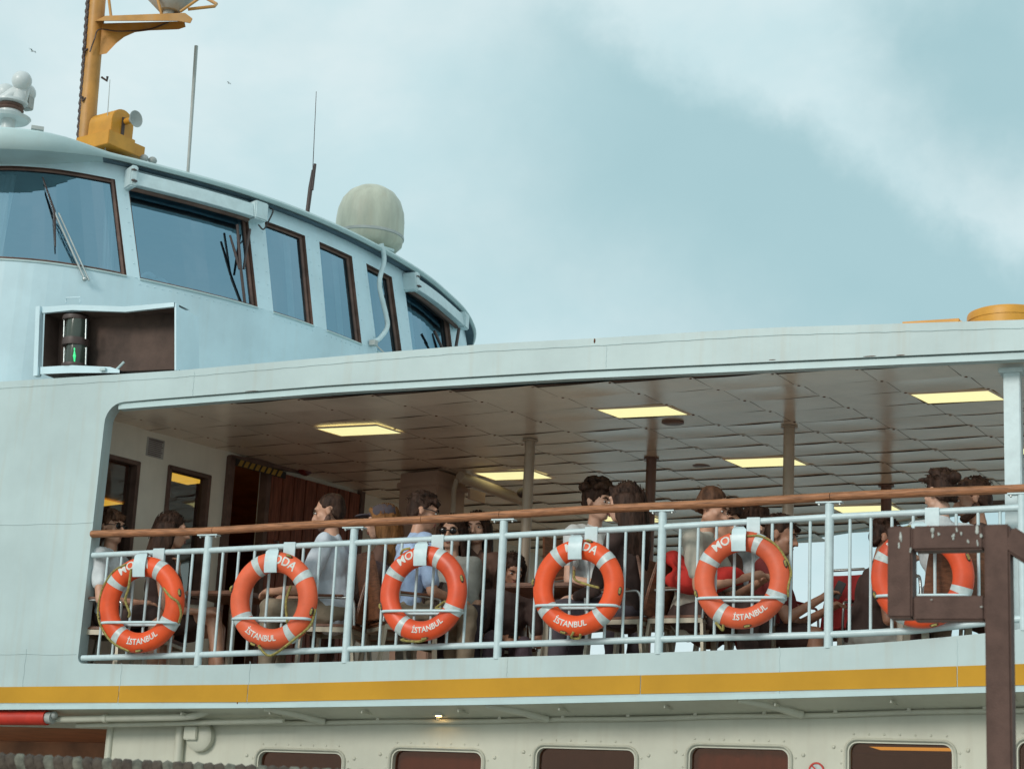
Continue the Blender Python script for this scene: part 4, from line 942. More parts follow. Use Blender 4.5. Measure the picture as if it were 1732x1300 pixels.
for bi, ((bx_, by_), th, lab) in enumerate(BU):
    c = at(bx_, by_, Y=YR-.10); sc = (1.12, 1.09, 1.04, 1.02, 1.0, 1.0)[bi]; th = R_(th)
    b = thing('lifebuoy', lab, 'lifebuoy', c, 'orange lifebuoys hung along the deck rail'); b.rotation_euler = (R_(random.uniform(-3, 3)), 0, R_(random.uniform(-2, 2))); b.scale = (sc, sc, sc)
    mb = MB(); ring(mb, 0, 2*math.pi, 64, m=20); rg = mb.build('ring', BUOYS[bi % 3], b, smooth=80, local=True)
    for a in (-42, 42, 132, 228):
        mb = MB(); ring(mb, th+R_(a-5.2), th+R_(a+5.2), 6, 1.02, m=20); mb.build('reflective_tape', TAPE, b, smooth=80, local=True)
    for (vs, fs), flip in ((TM, 1), (TI, -1)):
        mb = MB(); out_ = []
        for v in vs:
            if flip == 1: ph = th+v.x/(RA+.01); ps = (v.y+.012)/.062
            else: ph = th+math.pi-v.x/(RA-.0); ps = -(v.y-.0)/.062
            out_.append(ringp(ph, ps, 1.02))
        mb.add(out_, fs); mb.build('lettering', LETTER, b, local=True)
    # moulded recesses with rope eyes
    for a in (0, 90, 180, 270):
        ph = th+R_(a+(8 if a in (0, 180) else 0)); q = ringp(ph, .95, .99); mb = MB()
        M = Matrix.Rotation(ph, 3, 'Y'); mb.ball(q, (.030, .010, .014), 10, 6, M); mb.build('rope_recess', DARK if a % 180 else RUST, b, smooth=60, local=True)
        mb = MB(); mb.tube([q+M @ Vector((-.016, -.008, .004)), q+M @ Vector((0, -.016, .006)), q+M @ Vector((.016, -.008, .004))], .0075, 6); mb.build('rope_eye', ROPE, b, smooth=60, local=True)
    # grab line
    rnd = random.Random(bi)
    def rp(deg, psi, k=1.06): return ringp(R_(deg), R_(psi), k)
    if bi == 0: paths = [[rp(-25, 30), rp(-48, 60), rp(-75, 70, 1.1), rp(-105, 60, 1.15), rp(-130, 50, 1.1), rp(-150, 50), rp(-172, 60)], [rp(-18, -10), Vector((-.07, -.07, .10)), Vector((-.085, -.07, .02)), Vector((-.05, -.06, -.06)), Vector((-.06, -.05, -.09))], [rp(60, -40), rp(80, 0), rp(88, 40), rp(100, 70, 1.1), rp(112, 80, 1.1)]]
    elif bi == 1: paths = [[rp(100, 75, 1.1), Vector((.29, -.02, -.16)), Vector((.2, -.05, -.25)), Vector((.03, -.05, -.36)), Vector((-.06, -.04, -.31)), rp(193, 40)], [Vector((.1, .04, .1)), Vector((.075, .03, 0)), Vector((.09, .03, -.12)), rp(140, -60)]]
    elif bi == 2: paths = [[rp(-160, 75, 1.1), Vector((-.12, -.03, -.315)), Vector((.0, -.04, -.325)), rp(170, 60)], [rp(-35, 80, 1.1), rp(-28, 60, 1.3), rp(-20, 70, 1.1)], [rp(125, -80), Vector((.1, 0, -.1)), Vector((.14, .02, -.06)), rp(108, -70)]]
    elif bi == 3: paths = [[Vector((-.05, .03, .12)), Vector((-.04, .03, .06)), Vector((.03, .03, .03)), Vector((.14, .02, .0))], [rp(180, 40), rp(184, 80, 1.2), rp(176, 95, 1.2), rp(172, 60)]]
    elif bi == 4: paths = [[rp(8, 20), rp(25, 45), rp(45, 60), rp(65, 70), rp(82, 85, 1.1), Vector((.31, -.02, -.05)), rp(110, 90, 1.1)], [rp(-150, 80, 1.1), Vector((-.14, -.03, -.30)), Vector((-.11, -.03, -.33)), rp(-160, 60)]]
    else: paths = [[rp(-12, 80), rp(-20, 60, 1.2), rp(-30, 80, 1.1)]]
    for pth in paths: mb = MB(); mb.tube(smoothpath(pth, 7), .0085, 6); mb.build('grab_line', ROPE, b, smooth=60, local=True)
    # its holder on the rail: plate, clip over the ring, hoop below
    h = thing('lifebuoy_holder', 'white metal clip and hoop holding the '+['leftmost lifebuoy', 'second lifebuoy from the left', 'lifebuoy in front of the blue-shirted young man', 'lifebuoy in front of the long-haired woman', 'lifebuoy with yellow rope across its top', 'rightmost lifebuoy'][bi], 'bracket', c, 'lifebuoy holders on the deck rail')
    h.scale = (sc, 1, sc); zr = (ip(UPR, c.x)-c.z)/sc
    mb = MB(); px0 = .012; mb.box((px0+.035, .075, (zr+.22)/2), (.09, .006, zr-.22+.05)); mb.build('plate', WHITE3, h, local=True, bevel=.002)
    mb = MB(); vs = []; Wd = .095
    prof = [(.05, .335), (.0, .345), (-.055, .315), (-.066, .27), (-.068, .215), (-.060, .175)]
    for i, (y, z) in enumerate(prof):
        w = Wd if i > 1 else .06
        vs += [(-.055, y, z), (-.055+w, y, z)]
    mb.add(vs, [(2*i, 2*i+1, 2*i+3, 2*i+2) for i in range(len(prof)-1)]); mb.add([tuple(Vector(v)+Vector((0, -.006, .002))) for v in vs], [(2*i, 2*i+1, 2*i+3, 2*i+2) for i in range(len(prof)-1)]); mb.build('clip', WHITE3, h, smooth=70, local=True)
    mb = MB(); L_ = .285; zz = -.125
    pts = [(L_*math.cos(R_(a)) if abs(math.cos(R_(a))) < .9 else L_*math.copysign(1, math.cos(R_(a)))*(.9+.1*abs(math.cos(R_(a)))), -.0+.075*math.sin(R_(a))*1.0, zz-.012*math.sin(R_(a))) for a in range(0, 361, 12)]
    pts = []
    for a in range(0, 361, 10):
        ca, sa = math.cos(R_(a)), math.sin(R_(a)); pts.append((L_*math.copysign(abs(ca)**.45, ca), .078*math.copysign(abs(sa)**.6, sa), zz))
    mb.tube(pts, .0095, 8, caps=False); mb.build('hoop', WHITE3, h, smooth=70, local=True)

# ------------------------------------------------------------------ people
SKIN = {'a': mat('skin_tan', (.58, .31, .205), .5, var=.08, scale=20), 'b': mat('skin_fair', (.66, .39, .28), .5, var=.08, scale=20), 'c': mat('skin_brown', (.42, .21, .135), .5, var=.08, scale=20)}
HAIR = {'d': mat('hair_dark', (.055, .029, .020), .6, spec=.15, var=.4, scale=30, stretch=(1, 1, .2), bump=.3, bscale=90), 'b': mat('hair_brown', (.11, .052, .03), .6, spec=.15, var=.4, scale=30, stretch=(1, 1, .2), bump=.3, bscale=90), 'y': mat('hair_blond', (.26, .12, .045), .6, spec=.15, var=.3, scale=30, stretch=(1, 1, .2), bump=.3, bscale=90)}
def cloth(n, c, var=.1): return mat('cloth_'+n, c, .85, var=var, scale=10, bump=.12, bscale=200)
C_WHITE = cloth('white', (.66, .69, .70)); C_SKY = cloth('pale_blue', (.64, .69, .75)); C_BLUE = cloth('light_blue', (.44, .57, .80)); C_BLACK = cloth('black', (.066, .038, .032)); C_KHAKI = cloth('khaki', (.30, .24, .17)); C_GREY = cloth('light_grey', (.38, .39, .36))
C_LINEN = cloth('linen', (.46, .43, .36)); C_PURPLE = cloth('purple_grey', (.14, .10, .125)); C_BROWN = cloth('brown', (.17, .09, .065)); C_RED = cloth('red', (.55, .028, .02)); C_NAVY = cloth('navy', (.085, .07, .085)); C_DKRED = cloth('dark_red', (.20, .03, .028)); C_TAUPE = cloth('taupe', (.23, .17, .14))
m_ = bpy.data.materials.new('cloth_plaid'); m_.use_nodes = True
C_PLAID = cloth('plaid_pale', (.50, .54, .56), .2)
EYEW = mat('eye_white', (.6, .58, .55), .3, var=0); EYED = mat('eye_dark', (.02, .012, .01), .2, var=0); LIPS = mat('lip', (.34, .12, .10), .5, var=.05); BROW = HAIR['d']; LENSB = mat('sunglass_lens', (.012, .010, .010), .12, var=0)
BEARD = mat('beard', (.13, .065, .045), .8, var=.3, scale=60)

def remesh(mb, name, m, parent, vox, it=5, wr=0., wsc=9., wst=(1, 1, 1), disp=None):
    me = bpy.data.meshes.new('tmp'); me.from_pydata(mb.v, [], mb.f)
    bm = bmesh.new(); bm.from_mesh(me); bmesh.ops.recalc_face_normals(bm, faces=bm.faces); bm.to_mesh(me); bm.free()
    o = bpy.data.objects.new('tmp', me); COL.objects.link(o)
    r = o.modifiers.new('r', 'REMESH'); r.mode = 'VOXEL'; r.voxel_size = vox; r.adaptivity = 0
    if it: sm = o.modifiers.new('s', 'SMOOTH'); sm.factor = .5; sm.iterations = it
    dg = bpy.context.evaluated_depsgraph_get(); out = bpy.data.meshes.new_from_object(o.evaluated_get(dg))
    COL.objects.unlink(o); bpy.data.objects.remove(o); bpy.data.meshes.remove(me)
    out.name = name; out.materials.clear()
    for q in (m if isinstance(m, (list, tuple)) else [m]): out.materials.append(q)
    if wr:
        sd_ = random.uniform(0, 50); nv = len(out.vertices); co = np.empty(nv*3, 'f'); no = np.empty(nv*3, 'f'); out.vertices.foreach_get('co', co); out.vertices.foreach_get('normal', no); co = co.reshape(-1, 3); no = no.reshape(-1, 3)
        for i in range(nv):
            c = co[i]; k = noise.noise(Vector((c[0]*wsc*wst[0]+sd_, c[1]*wsc*wst[1], c[2]*wsc*wst[2])))+.5*noise.noise(Vector((c[0]*wsc*2.1*wst[0], c[1]*wsc*2.1*wst[1]+sd_, c[2]*wsc*2.1*wst[2])))
            co[i] += no[i]*(k*wr)
        out.vertices.foreach_set('co', co.reshape(-1))
    out.shade_smooth(); ob = bpy.data.objects.new(name, out); COL.objects.link(ob); ob.parent = parent
    return ob

def person(label, px, face, skin='a', hair='short', hc='d', shirt=C_WHITE, sleeve=.6, pants=C_KHAKI, plen=1.0, lean=.08, yaw=0., pitch=0., sc=1.09, arms=None, legs=None, beard=False, glasses=None, cap=None, female=False, shoe=C_BLACK, pel=None, tilt=0., zoff=0., turn=0., Yd=None):
    """px: where the middle of the head is seen; face: heading in degrees (0 = to the bow, 180 = aft, 90 = away from the quay)"""
    d = Vector((0, math.sin(lean), math.cos(lean)))
    P0 = Vector((0, 0, .11)); ws = .88 if female else 1.0
    neck = P0+d*.50; hd = Vector((0, math.sin(lean*.7+.12), math.cos(lean*.7+.12))); hc_ = neck+hd*.185
    # depth from the height at which a seated head stands above the deck
    x_guess = at(*px, Y=.6).x; zh = deckz(x_guess)+.45*1.0+hc_.z*sc+zoff
    hw = at(*px, Z=zh) if Yd is None else at(*px, Y=Yd); th = R_(face-90)
    Rz = Matrix.Rotation(th, 3, 'Z'); root = hw-Rz @ (hc_*sc); 
    t = thing('person', label, 'person', root); t.rotation_euler = (0, 0, th); t.scale = (sc, sc, sc)
    pitch -= 6; Rh = (Matrix.Rotation(R_(yaw), 3, 'Z') @ Matrix.Rotation(R_(pitch), 3, 'X') @ Matrix.Rotation(R_(tilt), 3, 'Y')).to_3x3()
    def hp(x, y, z): return hc_+Rh @ Vector((x, y, z))*1.10
    def sd(s, x, y, z): return Vector((s*x, y, z))
    sh = {s: P0+d*.445+Vector((s*.178*ws, 0, 0)) for s in (-1, 1)}
    A = {-1: (Vector((-.24, .10, .22)), Vector((-.14, .33, .19))), 1: (Vector((.24, .10, .22)), Vector((.14, .33, .19)))}
    if arms:
        for s, v in arms.items(): A[s] = (Vector(v[0]), Vector(v[1]))
    L = {s: (Vector((s*.105, .42, .11)), Vector((s*.10, .42, -.36))) for s in (-1, 1)}
    if legs:
        for s, v in legs.items(): L[s] = (Vector(v[0]), Vector(v[1]))
    # ---- body
    mb = MB()
    mb.ball(P0+Vector((0, 0, .0)), (.155*(1.0 if not female else 1.02), .12, .115), 16, 12)
    mb.cap(P0+d*.02, P0+d*.2, .115*ws, .115*ws); mb.ball(P0+d*.30, (.15*ws, .108, .17), 16, 12); mb.cap(sh[-1], sh[1], .056*ws, .056*ws); mb.cap(P0+d*.40, neck+hd*.02, .085*ws, .05)
    if female: mb.ball(P0+d*.31+Vector((0, .07, 0)), (.125, .06, .065), 14, 10)
    mb.cap(neck-hd*.02, neck+hd*.12, .054*ws, .05*ws)
    mb.ball(hp(0, -.012, .028), (.076, .097, .088), 18, 14, Rh); mb.ball(hp(0, .028, -.03), (.062, .066, .083), 18, 14, Rh); mb.ball(hp(0, .05, -.085), (.036, .036, .026), 12, 8, Rh); mb.cap(hp(-.045, .01, -.065), hp(-.012, .055, -.088), .026, .024); mb.cap(hp(.045, .01, -.065), hp(.012, .055, -.088), .026, .024)
    mb.cap(hp(0, .085, .012), hp(0, .112, -.028), .009, .0135); mb.cap(hp(-.012, .098, -.032), hp(.012, .098, -.032), .009, .009); mb.cap(hp(-.036, .074, .028), hp(.036, .074, .028), .014, .014)
    mb.ball(hp(0, .083, -.058), (.022, .012, .009), 10, 6, Rh); mb.ball(hp(0, .081, -.068), (.019, .012, .009), 10, 6, Rh)
    for s in (-1, 1): mb.ball(hp(s*.040, .058, -.02), (.022, .022, .022), 8, 6, Rh); mb.ball(hp(s*.077, -.008, -.008), (.010, .022, .031), 10, 8, Rh); mb.ball(hp(s*.082, -.014, .006), (.008, .016, .018), 8, 6, Rh)
    hands = {}
    for s in (-1, 1):
        e, w = A[s]; mb.cap(sh[s], e, .050*ws, .039*ws); mb.cap(e, w, .039*ws, .026*ws)
        fd = (w-e).normalized(); side = fd.cross(Vector((0, 0, 1)))
        side = side.normalized() if side.length > .2 else Vector((1, 0, 0)); dn = side.cross(fd).normalized(); dn = dn if dn.z < 0 else -dn
        pc_ = w+fd*.05; mb.cap(w+fd*.015, w+fd*.075, .026, .028); mb.cap(w+fd*.07-side*.022, w+fd*.07+side*.022, .017, .017)
        for k in range(4):
            o = (k-1.5)*.0185; b0 = w+fd*.085+side*o; l1 = (.036, .042, .039, .030)[k]; b1 = b0+(fd*.86+dn*.5).normalized()*l1; b2 = b1+(fd*.35+dn*.94).normalized()*(l1*.8); mb.cap(b0, b1, .0098, .0095, 8); mb.cap(b1, b2, .0095, .0085, 8)
        ts = -s; b0 = w+fd*.03+side*ts*.02; b1 = b0+(fd*.6+side*ts*.7+dn*.3).normalized()*.04; mb.cap(b0, b1, .013, .011, 8); mb.cap(b1, b1+(fd*.85+dn*.5).normalized()*.03, .011, .009, 8)
        hands[s] = w+fd*.09+dn*.02
        k, an = L[s]; hip = Vector((s*.085, .02, .09)); mb.cap(hip, k, .086, .056); mb.cap(k, k.lerp(an, .3), .054, .057); mb.cap(k.lerp(an, .3), an, .056, .036)
        fw = Vector((k.x*.3, .9, -.25)).normalized() if an.z < -.2 else (Vector((0, .6, -.6))); mb.cap(an+Vector((0, -.03, -.045)), an+fw*.16+Vector((0, 0, -.03)), .036, .026)
    remesh(mb, 'body', SKIN[skin], t, .0095, 4)
    # ---- shirt
    if shirt:
        mb = MB(); mb.cap(P0+Vector((0, 0, -.02)), P0+d*.18, .145*ws, .132*ws); mb.ball(P0+d*.02, (.168, .135, .12), 16, 12); mb.ball(P0+d*.30, (.166*ws, .124, .175), 16, 12); mb.cap(sh[-1], sh[1], .070*ws, .070*ws); mb.cap(P0+d*.40, neck-hd*.01, .10*ws, .062)
        if female: mb.ball(P0+d*.31+Vector((0, .075, 0)), (.135, .068, .075), 14, 10)
        if sleeve > 0:
            for s in (-1, 1):
                e, w = A[s]
                if sleeve <= 1: mb.cap(sh[s], sh[s].lerp(e, sleeve), .066*ws, .062*ws)
                else: mb.cap(sh[s], e, .066*ws, .054*ws); mb.cap(e, e.lerp(w, sleeve-1), .053*ws, .042*ws)
        remesh(mb, 'shirt', shirt, t, .012, 3, wr=.011, wsc=11, wst=(1, 1, .7))
    if pants:
        mb = MB(); mb.ball(P0+Vector((0, 0, -.015)), (.172, .14, .115), 16, 12)
        for s in (-1, 1):
            k, an = L[s]; hip = Vector((s*.085, .02, .085)); 
            if plen < .5: mb.cap(hip, hip.lerp(k, plen*2), .102, .082)
            else:
                mb.cap(hip, k, .100, .073); mb.cap(k, k.lerp(an, (plen-.5)*2*.96), .072, .056)
        remesh(mb, 'trousers', pants, t, .012, 3, wr=.012, wsc=10)
    for s in (-1, 1):
        k, an = L[s]; fw = Vector((k.x*.3, .9, -.12)).normalized(); mb = MB(); mb.cap(an+Vector((0, -.035, -.06)), an+fw*.17+Vector((0, 0, -.045)), .044, .036); mb.cap(an+Vector((0, -.01, -.02)), an+Vector((0, 0, -.05)), .045, .045)
        remesh(mb, 'shoe', shoe, t, .014, 3)
        mb = MB(); mb.cap(an+Vector((0, -.045, -.088)), an+fw*.18+Vector((0, 0, -.073)), .026, .024, 8); ob = remesh(mb, 'sole', C_WHITE if shoe is not C_BLACK else C_BROWN, t, .014, 2)
    # ---- face
    for s in (-1, 1):
        mb = MB(); mb.ball(hp(s*.032, .081, .004), (.0115, .008, .0062), 10, 8, Rh); e = mb.build('eye', EYEW, t, smooth=60, local=True)
        mb = MB(); mb.ball(hp(s*.032, .0868, .004), (.0065, .004, .0062), 8, 6, Rh); mb.build('iris', EYED, e, smooth=60, local=True)
        mb = MB(); mb.tube([hp(s*.014, .092, .024), hp(s*.034, .090, .030), hp(s*.053, .078, .024)], [.004, .0055, .003], 6); mb.build('eyebrow', BROW, t, smooth=60, local=True)
    mb = MB(); mb.ball(hp(0, .0925, -.058), (.021, .006, .006), 10, 6, Rh); mb.ball(hp(0, .0915, -.067), (.018, .006, .0065), 10, 6, Rh); mb.build('mouth', LIPS, t, smooth=60, local=True)
    if beard:
        mb = MB(); mb.cap(hp(-.060, .0, -.04), hp(-.05, .02, -.075), .018, .026); mb.cap(hp(.060, .0, -.04), hp(.05, .02, -.075), .018, .026); mb.cap(hp(-.048, .02, -.078), hp(-.014, .062, -.095), .024, .026); mb.cap(hp(.048, .02, -.078), hp(.014, .062, -.095), .024, .026); mb.cap(hp(-.02, .086, -.048), hp(.02, .086, -.048), .008, .008); mb.ball(hp(0, .064, -.092), (.035, .032, .024), 10, 8, Rh)
        remesh(mb, 'beard', BEARD, t, .008, 2, wr=.002, wsc=60)
    if glasses:
        mb = MB()
        for s in (-1, 1): mb.ball(hp(s*.034, .093, .004), (.027, .007, .022), 14, 8, Rh)
        gl = mb.build('sunglasses' if glasses == 'sun' else 'spectacles', LENSB if glasses == 'sun' else GLASSD, t, smooth=60, local=True)
        mb = MB(); mb.tube([hp(-.010, .097, .010), hp(.010, .097, .010)], .0035, 6)
        for s in (-1, 1): mb.tube([hp(s*.060, .085, .012), hp(s*.076, .05, .014), hp(s*.082, -.012, .010)], .0035, 6)
        mb.build('glasses_frame', RUBBER, gl, local=True)
    # ---- hair
    rn = random.Random(hash(label) % 9999 if False else len(label)*7+int(px[0])); mb = MB(); wr, wsc, vox = .004, 30, .010
    if hair in ('short', 'crop', 'curly', 'bun'):
        g = 1.0 if hair != 'curly' else 1.12
        mb.ball(hp(0, -.024, .046), (.083*g, .096*g, .080*g), 18, 14, Rh); mb.ball(hp(0, -.055, .005), (.074*g, .060*g, .075*g), 16, 12, Rh)
        for s in (-1, 1): mb.cap(hp(s*.070, .012, .03), hp(s*.073, -.01, -.002 if hair != 'crop' else .02), .013, .010); mb.cap(hp(s*.066, -.035, -.02), hp(s*.05, -.06, -.05), .018, .018)
        if hair != 'crop':
            for k in range(26 if hair != 'curly' else 70):
                a = rn.uniform(0, 6.28); el = rn.uniform(.15, 1.4); v = Vector((.082*math.cos(a)*math.cos(el), .095*math.sin(a)*math.cos(el)-.02, .046+.080*math.sin(el)))
                if v.y > .045 and v.z < .06: continue
                r0 = rn.uniform(.014, .024) if hair != 'curly' else rn.uniform(.016, .030); w_ = v*(1.06 if hair != 'curly' else 1.22)
                if hair == 'curly': mb.ball(hp(*w_), r0, 8, 6)
                else: mb.cap(hp(*v), hp(v.x*1.05+rn.uniform(-.03, .03), v.y*1.04+rn.uniform(-.01, .03), v.z*1.0+.004), r0*.9, r0*.6)
        if hair == 'curly': wr, wsc = .009, 40
        if hair == 'bun': mb.ball(hp(0, -.125, .06), (.04, .04, .038), 12, 8, Rh)
        if hair == 'short':
            for k in range(7): x = -.055+.11*k/6; mb.cap(hp(x, .058, .085), hp(x*1.05+.012, .083-abs(x)*.3, .062-rn.uniform(0, .018)), .017, .010)
    else:
        mb.ball(hp(0, -.02, .044), (.088, .101, .086), 18, 14, Rh); mb.ball(hp(0, -.06, -.01), (.082, .066, .09), 16, 12, Rh)
        ln_ = .34 if hair == 'long' else .20
        for k in range(20):
            a = R_(150+240*k/19) ; x, y = .082*math.cos(a-math.pi/2+math.pi), 0
            a = R_(-115+230*k/19); x = .084*math.sin(a); y = -.02-.08*math.cos(a); f = 1-.25*abs(a)/2
            p0 = hp(x, y, .02); p1 = hp(x*1.1, y*1.08-.008, -.10)
            tip = Vector((p1.x*1.05, p1.y-.015, hc_.z-.12-ln_*f+rn.uniform(-.03, .03))) ; mid_ = p1.lerp(tip, .5)+Vector((rn.uniform(-.012, .012), -.012, 0))
            mb.cap(p0, p1, .026, .026, 8); mb.cap(p1, mid_, .026, .024, 8); mb.cap(mid_, tip, .023, .009, 8)
        if hair == 'long' or hair == 'bangs':
            for s in (-1, 1): mb.cap(hp(s*.03, .065, .085), hp(s*.076, .035, .0), .018, .014); mb.cap(hp(s*.076, .035, .0), hp(s*.080, .03, -.10), .015, .012)
        if hair == 'bangs':
            for k in range(9): x = -.06+.12*k/8; mb.cap(hp(x*.9, .05, .10), hp(x, .088-abs(x)*.35, .036), .018, .010)
        wr, wsc = .006, 30
    hob = remesh(mb, 'hair', HAIR[hc], t, .0085, 4, wr=wr*.7, wsc=wsc, wst=(1.6, 1.6, .35) if hair in ('long', 'bangs', 'mid') else (1, 1, 1))
    # loose strands
    mb = MB()
    for k in range(170 if hair != 'crop' else 6):
        a = rn.uniform(0, 6.28); el = rn.uniform(-.1, 1.45); v = Vector((.084*math.cos(a)*math.cos(el), .098*math.sin(a)*math.cos(el)-.022, .044+.083*math.sin(el)))
        if v.y > .05 and v.z < .075: continue
        g = 1.03 if hair != 'curly' else 1.2
        if hair in ('long', 'bangs', 'mid'): p = [hp(*(v*g)), hp(v.x*1.10, v.y*1.05-.01, v.z-.06), hp(v.x*1.14+rn.uniform(-.01, .01), v.y*1.05-.02, v.z-.14)]
        else:
            dv = Vector((rn.uniform(-1, 1), rn.uniform(-.6, 1), rn.uniform(-.3, .2)))*.018; p = [hp(*(v*g)), hp(*(v*(g+.05)+dv*.6)), hp(*(v*(g+.07)+dv*1.4+Vector((0, 0, -.008))))]
        mb.tube(p, [.0022, .002, .0007], 4)
    mb.build('hair_strand', HAIR[hc], hob, local=True, kind='stuff')
    if cap:
        mb = MB(); mb.ball(hp(0, -.015, .055), (.094, .108, .078), 18, 12, Rh); mb.ball(hp(0, .11, .052), (.07, .075, .012), 14, 8, Rh); remesh(mb, 'cap', cap, t, .009, 2)
    t['_root'] = 0; del t['_root']
    return t, root, th, hands, Rz, sc

# chairs -----------------------------------------------------------
def make_chair(wood, back_h=.52):
    t = thing('chair', 'x', 'chair')
    mb = MB(); mb.box((0, .0, .435), (.44, .44, .035)); mb.build('seat', wood, t, bevel=.012, local=True)
    n = 7; mb = MB(); vs = []
    for j in range(n+1):
        v = j/n; z = .46+back_h*v; y = -.205-.075*v-.03*v*v; w = .215-.035*v*v
        for k in range(6):
            u = k/5*2-1; vs.append((w*u, y-.03*(1-u*u), z))
    for j in range(n+1):
        v = j/n; z = .46+back_h*v; y = -.225-.075*v-.03*v*v; w = .215-.035*v*v
        for k in range(6):
            u = k/5*2-1; vs.append((w*u, y-.03*(1-u*u), z))
    s = 6; O = 6*(n+1); fs = []
    for j in range(n):
        for k in range(5): a = j*s+k; fs += [(a, a+1, a+s+1, a+s), (O+a, O+a+s, O+a+s+1, O+a+1)]
        for k in (0, 5): a = j*s+k; fs.append((a, a+s, O+a+s, O+a))
    for k in range(5):
        for j in (0, n): a = j*s+k; fs.append((a, a+1, O+a+1, O+a))
    mb.add(vs, fs); mb.build('backrest', wood, t, bevel=.006, local=True)
    for sx in (-1, 1):
        for sy, lean in ((-1, -.05), (1, .02)):
            mb = MB(); mb.beam((sx*.20, sy*.19, .42), (sx*.21, sy*.19+lean, 0), .022, .045, up=(1, 0, 0)); mb.build('leg', CHAIRMETAL, t, local=True)
        mb = MB(); mb.tube(smoothpath([(sx*.225, .20, .42), (sx*.24, .21, .60), (sx*.24, .17, .655), (sx*.24, -.1, .66), (sx*.235, -.20, .64), (sx*.23, -.22, .44)], 5), .011, 8); mb.build('arm_tube', STEEL, t, local=True, smooth=60)
        mb = MB(); mb.box((sx*.24, .02, .675), (.042, .30, .022)); mb.build('armrest', wood, t, local=True, bevel=.008)
    mb = MB(); mb.beam((-.2, .19, .40), (.2, .19, .40), .025, .03); mb.beam((-.2, -.19, .40), (.2, -.19, .40), .025, .03)
    for sx in (-1, 1): mb.beam((sx*.222, -.2, .405), (sx*.222, .2, .405), .012, .04)
    mb.build('seat_frame', CHAIRMETAL, t, local=True)
    return t
chair0 = make_chair(CHAIRWOOD); used = [False]
def seat_for(pr, label):
    t, root, th, hands, Rz, sc = pr
    if used[0]: c = copy_tree(chair0)
    else: c = chair0; used[0] = True
    p = Vector((root.x, root.y, 0))-Rz @ Vector((0, .02, 0)); c.location = (p.x, p.y, deckz(p.x)); c.rotation_euler = (0, 0, th); c.scale = (1, 1, max(.8, min(1.2, (root.z-deckz(p.x))/.45))); c['label'] = label; c['group'] = 'wooden chairs on the open deck'
    return c
def hold(pr, s, name, label, cat, size, m, rot=(0, 0, 0), off=(0, 0, 0)):
    t, root, th, hands, Rz, sc = pr; p = root+Rz @ (hands[s]*sc+Vector(off)); mb = MB(); mb.box((0, 0, 0), size); o = mb.build(name, m, label=label, cat=cat, bevel=.004); o.location = p; o.rotation_euler = (rot[0], rot[1], th+rot[2]); return o
PHONE = mat('phone_black', (.02, .018, .018), .2, var=0)
ppl = {}
def add(key, chair=None, **kw):
    ppl[key] = person(**kw)
    if chair: seat_for(ppl[key], chair)
    return ppl[key]
add('m1', 'wooden chair under the man in sunglasses beside the left wall', label='man in white t-shirt and sunglasses reclining beside the left wall', px=(190, 893), Yd=0.30, sc=1.0, face=8, skin='a', hair='short', hc='b', shirt=C_WHITE, pants=C_BLACK, plen=.45, lean=-.16, glasses='sun', yaw=-18, pitch=6, arms={1: ((.26, .02, .20), (.10, .26, .20)), -1: ((-.25, -.02, .2), (-.1, .24, .2))}, shoe=C_BROWN)
add('w2', 'wooden chair under the dark-haired woman in black at left', label='dark-haired woman in a black top with bare knees, second from the left', px=(292, 897), Yd=0.55, face=18, skin='a', hair='mid', hc='d', shirt=C_BLACK, sleeve=.3, pants=C_BLACK, plen=.3, lean=.05, yaw=10, female=True, arms={-1: ((-.22, .12, .25), (-.06, .10, .50)), 1: ((.23, .12, .2), (.16, .36, .2))}, legs={1: ((.06, .42, .20), (.16, .52, -.2))})
add('m3', 'wooden chair with a tall back under the bearded man', label='bearded man in a pale blue t-shirt and khaki trousers, facing aft', px=(557, 866), Yd=0.50, face=190, skin='a', hair='crop', hc='d', shirt=C_SKY, sleeve=.85, pants=C_KHAKI, lean=.1, beard=True, yaw=6, pitch=-8, arms={-1: ((-.26, .12, .22), (-.14, .38, .22)), 1: ((.26, .1, .2), (.12, .36, .2))})
add('w4', 'chair behind the bearded man, under the woman in the cap', label='woman with long fair hair and a dark cap behind the bearded man', px=(646, 884), Yd=1.05, face=196, skin='b', hair='long', hc='y', shirt=C_BROWN, sleeve=1.6, pants=C_BROWN, lean=.05, female=True, cap=C_NAVY, yaw=8)
add('m5', 'wooden chair under the young man in the blue shirt', label='young man with tousled dark hair in a light blue shirt, turned away', px=(716, 866), Yd=0.75, face=48, skin='a', hair='short', hc='d', shirt=C_BLUE, sleeve=.8, pants=C_KHAKI, lean=.12, glasses='clear', yaw=-22, pitch=-6)
add('p6', 'wooden chair under the person in sunglasses and pale trousers', label='person in round sunglasses with crossed pale grey trouser legs', px=(764, 900), Yd=1.50, face=268, skin='b', hair='mid', hc='d', shirt=C_GREY, sleeve=1.7, pants=C_GREY, lean=.02, glasses='sun', yaw=12, shoe=C_BROWN, legs={1: ((.10, .42, .14), (.10, .46, -.34)), -1: ((-.02, .44, .24), (.34, .52, .12))}, arms={1: ((.24, .12, .25), (.08, .34, .26)), -1: ((-.24, .12, .25), (-.04, .34, .27))})
add('w7', 'chair under the long-haired woman facing the rail', label='woman with long dark hair facing the rail, left of the grey pillar', px=(806, 893), Yd=1.70, face=282, skin='b', hair='long', hc='d', shirt=C_BROWN, sleeve=1.5, pants=C_NAVY, lean=.05, female=True, sc=1.05)
